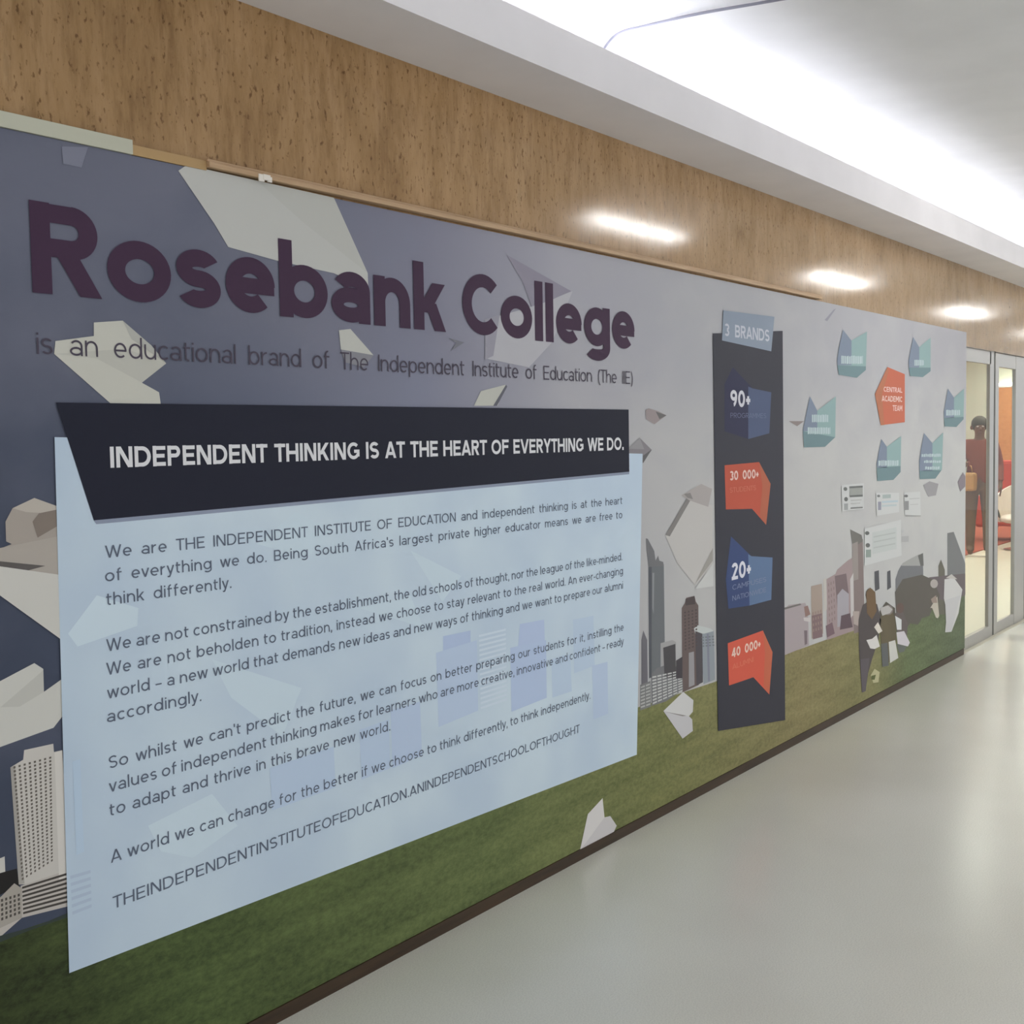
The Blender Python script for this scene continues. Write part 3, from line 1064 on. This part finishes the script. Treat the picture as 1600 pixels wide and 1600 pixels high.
for pg in paras:
    mb = MB()
    for t_, xl, yl, xr in pg:
        line_px(mb, t_, xl, yl, xr, 19.5, 0.125, INK, 8, track=0.17, fat=1.07)
    mb.build('paragraph', tp)

# ---- navy statistics banner
sb = MB()
fp(sb, [(1113, 521), (1222, 517), (1226, 1125), (1121, 1142)], (52, 52, 60), 6)
sb = sb.build('statistics_banner', mural)
sb['label'] = 'tall dark navy banner with four speech bubbles'
mb = MB()
fp(mb, [(1129, 485), (1209, 495), (1204, 549), (1127, 532)], (124, 134, 148), 7)
line_px(mb, '3 BRANDS', 1131, 525, 1201, 20, 0.19, (176, 178, 186), 8)
mb.build('banner_tag', sb)['label'] = 'grey blue slanted tag at the banner top'


def bubble(polys, texts, label):
    mb = MB()
    for j, (pts, rgb) in enumerate(polys):
        fp(mb, pts, rgb, 7 + .3 * j)
    for (t_, xl, yl, xr, cp, st, rgb) in texts:
        line_px(mb, t_, xl, yl, xr, cp, st, rgb, 8.5)
    o = mb.build('speech_bubble', sb)
    o['label'] = label
    return o


bubble([([(1131, 600), (1144, 574), (1175, 607), (1204, 613), (1201, 677), (1168, 686), (1131, 674)], (42, 43, 66)),
        ([(1168, 604), (1175, 607), (1204, 613), (1201, 677), (1168, 686)], (70, 80, 106))],
       [('90+', 1140, 636, 1171, 27, .22, (190, 190, 196)), ('PROGRAMMES', 1140, 653, 1196, 8, .13, (92, 98, 122))], 'navy speech bubble reading 90+')
bubble([([(1131, 727), (1185, 722), (1203, 756), (1196, 820), (1174, 795), (1133, 796)], (166, 76, 58)), ([(1185, 722), (1203, 756), (1196, 820), (1186, 806), (1190, 760)], (158, 88, 66))],
       [('30 000+', 1139, 751, 1184, 15, .22, (206, 178, 170)), ('STUDENTS', 1139, 770, 1180, 8, .13, (180, 104, 86))], 'orange red speech bubble reading 30 000+')
bubble([([(1133, 905), (1141, 838), (1173, 869), (1206, 871), (1204, 937), (1171, 946), (1137, 951)], (52, 66, 104)), ([(1168, 866), (1173, 869), (1206, 871), (1204, 937), (1170, 946)], (86, 106, 136))],
       [('20+', 1142, 907, 1172, 27, .22, (200, 200, 208)), ('CAMPUSES', 1143, 922, 1196, 8, .13, (112, 120, 146)), ('NATIONWIDE', 1143, 939, 1196, 8, .13, (112, 120, 146))],
       'blue speech bubble reading 20+')
bubble([([(1136, 1005), (1191, 985), (1206, 1019), (1201, 1085), (1176, 1058), (1138, 1071)], (190, 84, 66)), ([(1191, 985), (1206, 1019), (1201, 1085), (1192, 1074), (1194, 1020)], (178, 94, 70))],
       [('40 000+', 1142, 1028, 1187, 15, .22, (226, 198, 184)), ('ALUMNI', 1143, 1046, 1176, 8, .13, (196, 108, 88))], 'orange red speech bubble reading 40 000+')

# ---- teal badges on the right half
OF = (1220, 460, 5.3333)


def B(pts):
    return [(OF[0] + x / OF[2], OF[1] + y / OF[2]) for x, y in pts]


TEAL, TDK, TSD, TXT = (128, 152, 152), (100, 122, 126), (112, 122, 138), (164, 178, 180)
bads = [([(240, 850), (300, 970), (455, 850), (450, 1190), (365, 1270), (190, 1275), (180, 1130), (215, 960)], (1140, 1190), [(1000, 1065, 255, 395), (1105, 1165, 220, 410)], 'teal crown shaped badge nearest the navy banner'),
        ([(515, 295), (585, 385), (715, 310), (705, 630), (630, 695), (480, 670), (465, 540), (490, 400)], (590, 600), [(510, 580, 500, 680)], 'teal crown shaped badge at top, left of the orange badge'),
        ([(1100, 355), (1150, 440), (1245, 360), (1245, 640), (1180, 690), (1075, 680), (1060, 560), (1085, 430)], (610, 610), [(545, 595, 1110, 1190)], 'teal crown shaped badge at top, right of the orange badge'),
        ([(1390, 785), (1440, 860), (1525, 785), (1520, 1040), (1460, 1105), (1360, 1100), (1355, 980), (1375, 870)], (1030, 1020), [(960, 1010, 1375, 1490)], 'grey teal crown shaped badge at the right edge of the mural'),
        ([(835, 1205), (880, 1270), (1000, 1180), (995, 1480), (935, 1545), (800, 1555), (795, 1410), (815, 1300)], (1445, 1430), [(1380, 1430, 810, 980)], 'teal crown shaped badge below the orange badge'),
        ([(1190, 1155), (1260, 1240), (1350, 1150), (1340, 1460), (1285, 1535), (1155, 1540), (1150, 1390), (1170, 1260)], (1470, 1465), [(1325, 1355, 1170, 1330), (1380, 1405, 1190, 1330), (1430, 1460, 1200, 1320)],
         'teal crown shaped badge with three text lines above the white notices')]
for pts, (yb, yb2), rows, lab in bads:
    mb = MB()
    fp(mb, B(pts), TEAL, 5)
    fp(mb, B([pts[0], pts[1], (pts[1][0], yb), (pts[6][0] + 4, yb), pts[6], pts[7]]), TSD, 5.3)
    xr = pts[3][0] if yb2 < pts[3][1] else pts[3][0] - (yb2 - pts[3][1]) * .95
    fp(mb, B([(pts[6][0] + 3, yb), (xr, yb2)] + ([pts[3]] if yb2 < pts[3][1] else []) + [pts[4], pts[5]]), TDK, 5.3)
    for (ya, yb_, xl, xr_) in rows:
        u = xl
        while u < xr_:
            w_ = random.uniform(9, 20)
            e = min(u + w_, xr_)
            fp(mb, B([(u, ya + random.uniform(0, 8)), (e, ya + random.uniform(0, 6)), (e, yb_ - random.uniform(0, 6)), (u, yb_)]), TXT, 5.7)
            u = e + 4
    mb.build('badge', mural)['label'] = lab
mb = MB()
fp(mb, B([(885, 605), (1030, 665), (1030, 1065), (830, 1090), (780, 830)]), (170, 92, 70), 5)
fp(mb, B([(885, 605), (895, 640), (840, 830), (858, 1088), (830, 1090), (780, 830)]), (158, 100, 74), 5.3)
line_px(mb, 'CENTRAL', 1380, 612, 1409, 8, .2, (206, 178, 172), 5.7)
line_px(mb, 'ACADEMIC', 1377, 627, 1409, 9, .2, (206, 182, 174), 5.7)
line_px(mb, 'TEAM', 1394, 642, 1409, 9, .2, (206, 178, 172), 5.7)
mb.build('badge', mural)['label'] = 'orange five sided badge in the middle of the teal ones'


def notice(poly, bits, label):
    mb = MB()
    fp(mb, poly, (184, 185, 184), 6)
    for j, (q, rgb) in enumerate(bits):
        fp(mb, q, rgb, 6.6 + .15 * j)
    mb.build('notice_card', mural)['label'] = label


R4 = lambda x0, y0, x1, y1, sl=-.06: [(x0, y0), (x1, y0 + sl * (x1 - x0)), (x1, y1 + sl * (x1 - x0)), (x0, y1)]
DKB, MDB = (96, 98, 96), (140, 142, 142)
notice([(1314, 758), (1349, 755), (1349, 795), (1315, 799)],
       [(oval(1320, 764, 3, 3), DKB), (oval(1321, 780, 3, 3.5), DKB), (R4(1318, 787, 1324, 797), MDB), (R4(1326, 761, 1347, 776), (140, 142, 138)), (R4(1326, 760, 1347, 763), DKB),
        (R4(1327, 774, 1347, 777), DKB), (R4(1328, 793, 1347, 795), (108, 108, 106)), (R4(1328, 781, 1345, 783), (166, 166, 164)), (R4(1328, 786, 1343, 788), (166, 166, 164))],
       'white notice with a grey text box, left in the upper row')
notice([(1368, 770), (1404, 770), (1404, 800), (1369, 806)],
       [(oval(1372, 775, 2.5, 2), (110, 112, 112)), (R4(1371, 784, 1376, 797), (134, 134, 146)), (R4(1378, 773, 1391, 779), (152, 162, 160)), (R4(1377, 783, 1402, 786), (164, 178, 184)), (R4(1377, 789, 1400, 792), (168, 178, 180))],
       'pale blue notice, middle of the upper row')
notice([(1412, 770), (1437, 768), (1438, 806), (1413, 804)],
       [(oval(1415, 775, 3, 2.2), (104, 104, 104)), (R4(1413, 783, 1419, 797), (128, 128, 128)), (R4(1420, 779, 1436, 780), (160, 160, 160)), (R4(1421, 788, 1434, 789), (166, 166, 166)), (R4(1414, 805, 1438, 806.5, .01), (150, 150, 148))],
       'white notice, right in the upper row')
notice([(1350, 826), (1407, 812), (1408, 868), (1350, 884)],
       [(oval(1354, 833, 3.5, 3), (84, 86, 84)), (oval(1355, 852, 3.5, 3.5), (90, 92, 90)), (R4(1352, 859, 1360, 871), (132, 142, 136)), (R4(1362, 832, 1400, 866, -.22), (176, 180, 178)),
        (R4(1364, 838, 1398, 840, -.2), (164, 168, 166)), (R4(1364, 846, 1398, 848, -.2), (164, 168, 166)), (R4(1364, 855, 1398, 857, -.2), (164, 168, 166))],
       'largest white notice, lower row')
mb = MB()
fp(mb, R4(1408, 838, 1419, 847), (160, 160, 160), 6.5)
fp(mb, R4(1408, 828, 1412, 832), (172, 172, 172), 6.5)
mb.build('printed_caption', mural)

# torn scrap on the batten
sc = MB()
p = W(404, 274, -0.017)
for (a, b, c, e, yy) in ((-0.0, 0.018, -0.019, -0.001, -0.019), (0.014, 0.037, -0.014, 0.0, -0.021), (0.03, 0.043, -0.017, -0.004, -0.020)):
    sc.box(p[0] + a, p[0] + b, yy, -0.0155, ZT + 0.022 + c - 0.004, ZT + 0.022 + e - 0.004, mat('scrap_white', (206, 200, 192), 0.7))
tag(sc.build('paper_scrap'), 'small torn white paper scrap stuck on the batten above the heading', 'paper scrap')

# ================================================================== THE GLAZED SHOPFRONT
YG = 0.05                        # glass plane
xs0 = XM1 + 0.03


def wx(px):
    return float(W(px, 760, YG)[0])


zh = 2.035                       # underside of header rail
zb = 0.085                       # top of the bottom rail
p1a, p1b, p2a, p2b = wx(1543), wx(1556.5), wx(1583), wx(1600)
dr = MB()
dr.box(xs0 - 0.02, p1a + 0.03, YG - 0.012, YG + 0.012, zh, 2.13, ALU)
dr.box(xs0 - 0.02, p1a + 0.03, YG - 0.015, YG + 0.015, 0.0, zb, ALU)
door_w = struct(dr.build('window_1', bevel=0.002), 'narrow glazed shopfront pane beside the end of the mural', 'window')
MB().box(xs0 - 0.02, p1a + 0.02, YG - 0.004, YG + 0.004, zb, zh, GLASS).build('pane', door_w)
MB().box(p1a, p1a + (p1b - p1a) * .45, YG - 0.012, YG + 0.012, 0.0, 2.13, ALU).box(p1a + (p1b - p1a) * .45, p1a + (p1b - p1a) * .62, YG - 0.009, YG + 0.012, 0, 2.13, ALUD).build('post', door_w)
d1 = MB()
d1.box(p1a + (p1b - p1a) * .62, p1b, YG - 0.015, YG + 0.015, 0.0, 2.13, ALU)
d1.box(p2a, p2b - .04, YG - 0.015, YG + 0.015, 0.0, 2.13, ALU)
d1.box(p1b, p2a, YG - 0.012, YG + 0.012, zh - 0.01, 2.13, ALU)
d1.box(p1b, p2a, YG - 0.012, YG + 0.012, 0.0, zb, ALU)
d1 = struct(d1.build('door_1', bevel=0.004), 'aluminium framed glass shop door', 'door')
MB().box(p1b - 0.01, p2a + 0.01, YG - 0.004, YG + 0.004, zb, zh - 0.01, GLASS).build('pane', d1)
MB().box(p2b - .04, p2b - 0.01, YG - 0.009, YG + 0.012, 0, 2.13, ALUD).build('post', d1)
w2 = MB()
w2.box(p2b - 0.01, p2b + 0.09, YG - 0.015, YG + 0.015, 0.0, 2.13, ALU)
w2.box(p2b + .09, XD, YG - 0.012, YG + 0.012, zh, 2.13, ALU)
w2.box(p2b + .09, XD, YG - 0.012, YG + 0.012, 0.0, zb, ALU)
w2 = struct(w2.build('window_2', bevel=0.004), 'wide glazed shopfront pane past the shop door', 'window')
MB().box(p2b + 0.08, XD, YG - 0.004, YG + 0.004, zb, zh, GLASS).build('pane', w2)

# inside the shop
SX1, SY1, SH = 22.0, 6.0, 3.0
SHF = mat('shop_tile', (188, 184, 168), 0.4)
SHW = m_plaster('shop_wall_paint', (186, 192, 178))
RED = mat('red_carpet', (150, 74, 54), 0.9)
struct(MB().box(XM1 - 2, X1 - 1, 0.0, SY1, -0.12, 0.0, SHF).build('floor_1'), 'cream tiled floor inside the shop', 'floor')
struct(MB().box(XM1 - 2, SX1 + .2, 0.3, SY1, SH, SH + .1, SHW).build('ceiling_1'), 'pale ceiling inside the shop', 'ceiling')
bw = MB()
bw.box(SX1, SX1 + 0.12, 0.3, SY1, 0, SH, SHW)
struct(bw.build('wall_end'), 'pale green white end wall inside the shop', 'wall')
struct(MB().box(XM1 - 2, SX1, SY1, SY1 + .12, 0, SH, SHW).build('wall_back'), 'pale back wall inside the shop', 'wall')
cp0, cp1 = FL(1509, 868), FL(1600, 840)
struct(MB().box(XM1 - 1, SX1 - .02, float(cp0[1]), SY1 - .1, 0.0, 0.012, RED).build('floor_2'), 'red brown carpet inside the shop', 'carpet')


def at(px, py, dist):
    q = ray(px, py)
    return CAM + q * dist / F


# wooden wall panel with a lit strip on top
q0, q1 = at(1551, 606, 19.4), at(1605, 606, 19.4)


def on_end(px, py, x):
    q = ray(px, py)
    return CAM + q * (x - CAM[0]) / q[0]


e0, e1 = on_end(1552, 606, SX1 - .1), on_end(1640, 606, SX1 - .1)
ya, yb = sorted((float(e0[1]), float(e1[1])))
zt = float(e0[2])
WOODP = m_wood('orange_wood', (168, 112, 62), (188, 132, 80), 0.4)
wp = tag(MB().box(SX1 - .12, SX1 - .005, ya, yb, 0.012, zt, WOODP).build('wall_panel', bevel=.006), 'orange brown wooden panel standing against the shop end wall', 'panel')
LED = emis('shop_led', (1.0, 0.9, 0.7), 9.0)
ls = empty('strip_light', ((SX1 - .1), (ya + yb) / 2, zt), 'long warm strip light on top of the orange wooden panel', 'light')
MB().box(SX1 - .13, SX1 - .04, ya + .02, yb - .02, zt, zt + .03, WHITE).build('housing', ls)
MB().box(SX1 - .14, SX1 - .06, ya + .03, yb - .03, zt + .03, zt + .075, LED).build('diffuser', ls, bevel=.01)
# unseen ceiling panels added to brighten the shop
SG = emis('shop_fill_glow', (1.0, 0.97, 0.9), SHOP_E)


def shop_fill(x, y):
    t = empty('shop_fill_panel', (x, y, SH), 'unseen square fill light added in the shop ceiling', 'ceiling light', 'added fill lights in the shop ceiling')
    MB().box(x - .32, x + .32, y - .32, y + .32, SH - .04, SH, WHITE).build('frame', t)
    MB().box(x - .29, x + .29, y - .29, y + .29, SH - .05, SH - .035, SG).build('diffuser', t)
    return t


sl = shop_fill(9.4, 1.2)
for dx, dy in ((3, 0), (6, 0), (9, 0), (11.4, 1.2), (3, 2.4), (6, 2.4), (9, 2.4)):
    copy_tree(sl, None, (dx, dy, 0))


# ---- person inside the shop
def person():
    c = at(1530, 760, 14.6)
    x, y = float(c[0]), float(c[1])
    H = 1.70
    p = empty('person', (x, y, 0.012), 'person with short dark hair and red brown top standing inside the shop', 'person')
    SK = mat('dark_skin', (96, 68, 48), 0.6)
    TOP = mat('red_brown_top', (112, 58, 42), 0.8)
    TRO = mat('brown_trousers', (96, 76, 58), 0.8)
    HAIR = mat('dark_hair', (52, 46, 34), 0.7)
    # facing the corridor and the shop end, local axes: u across the shoulders, w forward
    ang = math.radians(200)
    u = np.array([math.cos(ang + math.pi / 2), math.sin(ang + math.pi / 2), 0])
    w = np.array([math.cos(ang), math.sin(ang), 0])
    o0 = np.array([x, y, 0.012])
    L = lambda a, b, z: tuple(o0 + u * a + w * b + np.array([0, 0, z]))
    vs, es, rs = [], [], []

    def add(co, r, par=None):
        vs.append(co); rs.append(r)
        if par is not None:
            es.append((par, len(vs) - 1))
        return len(vs) - 1
    pel = add(L(0, 0, .93), .135)
    wst = add(L(0, .01, 1.08), .12, pel)
    chs = add(L(0, .01, 1.28), .14, wst)
    nkb = add(L(0, 0, 1.41), .075, chs)
    nk = add(L(0, .01, 1.48), .052, nkb)
    hd = add(L(0, .02, 1.56), .075, nk)
    add(L(0, .02, 1.64), .078, hd)
    for sg in (-1, 1):
        sho = add(L(sg * .17, 0, 1.37), .062, chs)
        elb = add(L(sg * .23, -.02, 1.10), .045, sho)
        hold = sg < 0                # this hand grips the strap of the bag
        wri = add(L(-.195, .20, 1.12) if hold else L(sg * .23, .10, .90), .03, elb)
        hip = add(L(sg * .09, 0, .84), .095, pel)
        kne = add(L(sg * .10, .02, .48), .062, hip)
        ank = add(L(sg * .10, -.01, .09), .042, kne)
        add(L(sg * .11, .14, .035), .034, ank)
        hnd = add(L(-.175, .262, 1.145) if hold else L(sg * .235, .125, .85), .026, wri)
        for fi, (dv, ln) in enumerate(((-.024, .06), (-.008, .07), (.008, .066), (.022, .052))):
            k1 = add(L(-.172 + dv, .305, 1.15) if hold else L(sg * .235, .135 + dv, .80), .0085, hnd)
            add(L(-.172 + dv, .300, 1.15 - ln * .7) if hold else L(sg * .225, .125 + dv, .80 - ln), .0075, k1)
        th = add(L(-.148, .272, 1.122) if hold else L(sg * .21, .165, .83), .010, hnd)
        add(L(-.152, .290, 1.112) if hold else L(sg * .205, .178, .79), .008, th)
    me = bpy.data.meshes.new('body')
    me.from_pydata(vs, es, [])
    b = bpy.data.objects.new('body', me)
    COL.objects.link(b)
    sk = b.modifiers.new('skin', 'SKIN')
    for sv, r_ in zip(me.skin_vertices[0].data, rs):
        sv.radius = (r_, r_)
        sv.use_root = False
    me.skin_vertices[0].data[0].use_root = True
    sd = b.modifiers.new('sub', 'SUBSURF')
    sd.levels = sd.render_levels = 2
    bpy.context.view_layer.update()
    dg = bpy.context.evaluated_depsgraph_get()
    ev = b.evaluated_get(dg)
    me2 = bpy.data.meshes.new_from_object(ev)
    bpy.data.objects.remove(b)
    me2.name = 'body'
    me2.materials.clear()
    me2.materials.append(SK)
    # face: eyes, nose, ears, mouth set into the head mesh
    body = bpy.data.objects.new('body', me2)
    COL.objects.link(body)
    body.parent = p
    body.matrix_parent_inverse = p.matrix_basis.inverted()
    me2.polygons.foreach_set('use_smooth', [True] * len(me2.polygons))
    # clothing shells from the body surface
    def shell(name, cond, off, m):
        keep = [pl for pl in me2.polygons if all(cond(me2.vertices[v].co) for v in pl.vertices)]
        ids = sorted({v for pl in keep for v in pl.vertices})
        mp = {v: j for j, v in enumerate(ids)}
        vv = [tuple(me2.vertices[v].co + me2.vertices[v].normal * off) for v in ids]
        ob = link(name, vv, [tuple(mp[v] for v in pl.vertices) for pl in keep], m, None, p)
        ob.data.polygons.foreach_set('use_smooth', [True] * len(keep))
        s_ = ob.modifiers.new('solid', 'SOLIDIFY')
        s_.thickness = 0.006
        return ob
    loc = lambda co: (np.dot(np.array(co) - o0, u), np.dot(np.array(co) - o0, w))
    shell('top', lambda c_: (.86 < c_[2] < 1.435 and abs(loc(c_)[0]) < .155) or (.93 < c_[2] < 1.435 and abs(loc(c_)[0]) >= .12 and loc(c_)[1] < .19), .012, TOP)
    shell('trousers', lambda c_: .07 < c_[2] < .95 and abs(loc(c_)[0]) < .19, .009, TRO)
    hm = MB()
    hm.ball(L(0, -.012, 1.615), (.098, .098, .105), HAIR)
    hm.build('hair', p, smooth=True)
    fm = MB()
    for sg in (-1, 1):
        fm.ball(L(sg * .03, .098, 1.585), (.012, .012, .009), mat('eye_white', (190, 186, 178)), 8, 6)
        fm.ball(L(sg * .03, .108, 1.585), (.005, .005, .006), HAIR, 8, 6)
        fm.ball(L(sg * .09, .01, 1.575), (.018, .022, .03), SK, 8, 6)
    fm.ball(L(0, .115, 1.555), (.013, .018, .022), SK, 8, 6)
    fm.ball(L(0, .098, 1.515), (.024, .018, .007), mat('lips', (100, 56, 46)), 8, 6)
    fm.build('face', p, smooth=True)
    # handbag held at the side
    bp = L(-.17, .30, 0)
    bg = empty('handbag', (bp[0], bp[1], .84), 'tan handbag carried by the person inside the shop', 'bag')
    BM = mat('tan_leather', (160, 122, 72), 0.5)
    MB().box(bp[0] - .08, bp[0] + .08, bp[1] - .11, bp[1] + .11, .82, 1.04, BM).build('bag_body', bg, bevel=.03)
    MB().tube([(bp[0], bp[1] - .07, 1.03), (bp[0] + .01, bp[1] - .05, 1.12), (bp[0] + .01, bp[1], 1.14), (bp[0] + .01, bp[1] + .05, 1.12), (bp[0], bp[1] + .07, 1.03)], .008, BM, 8).build('strap', bg, smooth=True)


person()


# ---- furniture inside the shop
def armchair():
    c = at(1584, 838, 16.6)
    x, y = float(c[0]), float(c[1])
    a = empty('armchair', (x, y, .012), 'high backed red armchair inside the shop against the wooden panel', 'chair')
    R = mat('red_fabric', (172, 62, 42), 0.85)
    LGm = mat('dark_wood_leg', (60, 44, 34), 0.5)
    MB().box(x - .34, x + .34, y - .34, y + .34, .22, .46, R).build('seat', a, bevel=.04)
    MB().box(x + .2, x + .38, y - .36, y + .36, .3, 1.12, R).build('backrest', a, bevel=.05)
    for sy in (-1, 1):
        MB().box(x - .34, x + .3, y + sy * .38 - .06, y + sy * .38 + .06, .2, .64, R).build('armrest', a, bevel=.04)
    for sx in (-1, 1):
        for sy in (-1, 1):
            MB().tube([(x + sx * .28, y + sy * .3, .24), (x + sx * .3, y + sy * .32, .012)], [.025, .018], LGm, 8).build('leg', a)


def tubchair():
    c = at(1596, 842, 15.3)
    x, y = float(c[0]), float(c[1])
    a = empty('tub_chair', (x, y, .012), 'white shell tub chair in front of the red armchair inside the shop', 'chair')
    Wm = mat('white_shell', (206, 198, 188), 0.4)
    Mt = mat('chrome_base', (170, 170, 170), 0.25, .8)
    sh_ = MB()
    n = 20
    prof = []
    for j in range(n + 1):
        th = math.radians(-130 + 260 * j / n)
        hh = .66 + .2 * math.cos(th)
        prof.append((math.cos(th), math.sin(th), hh))
    for j in range(n):
        (c0, s0, h0), (c1, s1, h1) = prof[j], prof[j + 1]
        for r0, flip in ((.34, 0), (.31, 1)):
            q = [(x + c0 * (r0 - .06), y + s0 * (r0 - .06), .36), (x + c1 * (r0 - .06), y + s1 * (r0 - .06), .36), (x + c1 * r0, y + s1 * r0, h1), (x + c0 * r0, y + s0 * r0, h0)]
            sh_.poly(q[::-1] if flip else q, Wm)
        sh_.poly([(x + c0 * .34, y + s0 * .34, h0), (x + c1 * .34, y + s1 * .34, h1), (x + c1 * .31, y + s1 * .31, h1), (x + c0 * .31, y + s0 * .31, h0)], Wm)
    sh_.build('backrest', a, smooth=True)
    MB().ball((x, y, .4), (.29, .29, .07), Wm, 20, 8).build('seat', a, smooth=True)
    MB().tube([(x, y, .36), (x, y, .05)], .03, Mt, 12).build('stem', a)
    MB().tube([(x, y, .05), (x, y, .012)], [.03, .22], Mt, 20).build('foot', a)


def low_table():
    c = at(1523, 852, 15.6)
    x, y = float(c[0]) + .3, float(c[1]) + .9
    a = empty('low_cabinet', (x, y, .012), 'long brown low cabinet standing behind the person inside the shop', 'cabinet')
    Bm = m_wood('brown_cabinet', (98, 74, 54), (120, 90, 66), 0.5)
    MB().box(x - .3, x + .3, y - .5, y + .5, .06, .78, Bm).build('body', a, bevel=.008)
    MB().box(x - .32, x + .32, y - .52, y + .52, .78, .82, mat('cabinet_top', (140, 112, 84), 0.4)).build('worktop', a, bevel=.006)
    MB().box(x - .27, x + .27, y - .47, y + .47, .012, .06, ALUD).build('plinth', a)
    for sy in (-1, 1):
        d_ = MB().box(x - .315, x - .3, y + sy * .245 - .235, y + sy * .245 + .235, .1, .75, Bm).build('door', a)
        MB().box(x - .33, x - .315, y + sy * .06 - .01, y + sy * .06 + .01, .4, .52, ALU).build('handle', d_)


armchair()
tubchair()
low_table()
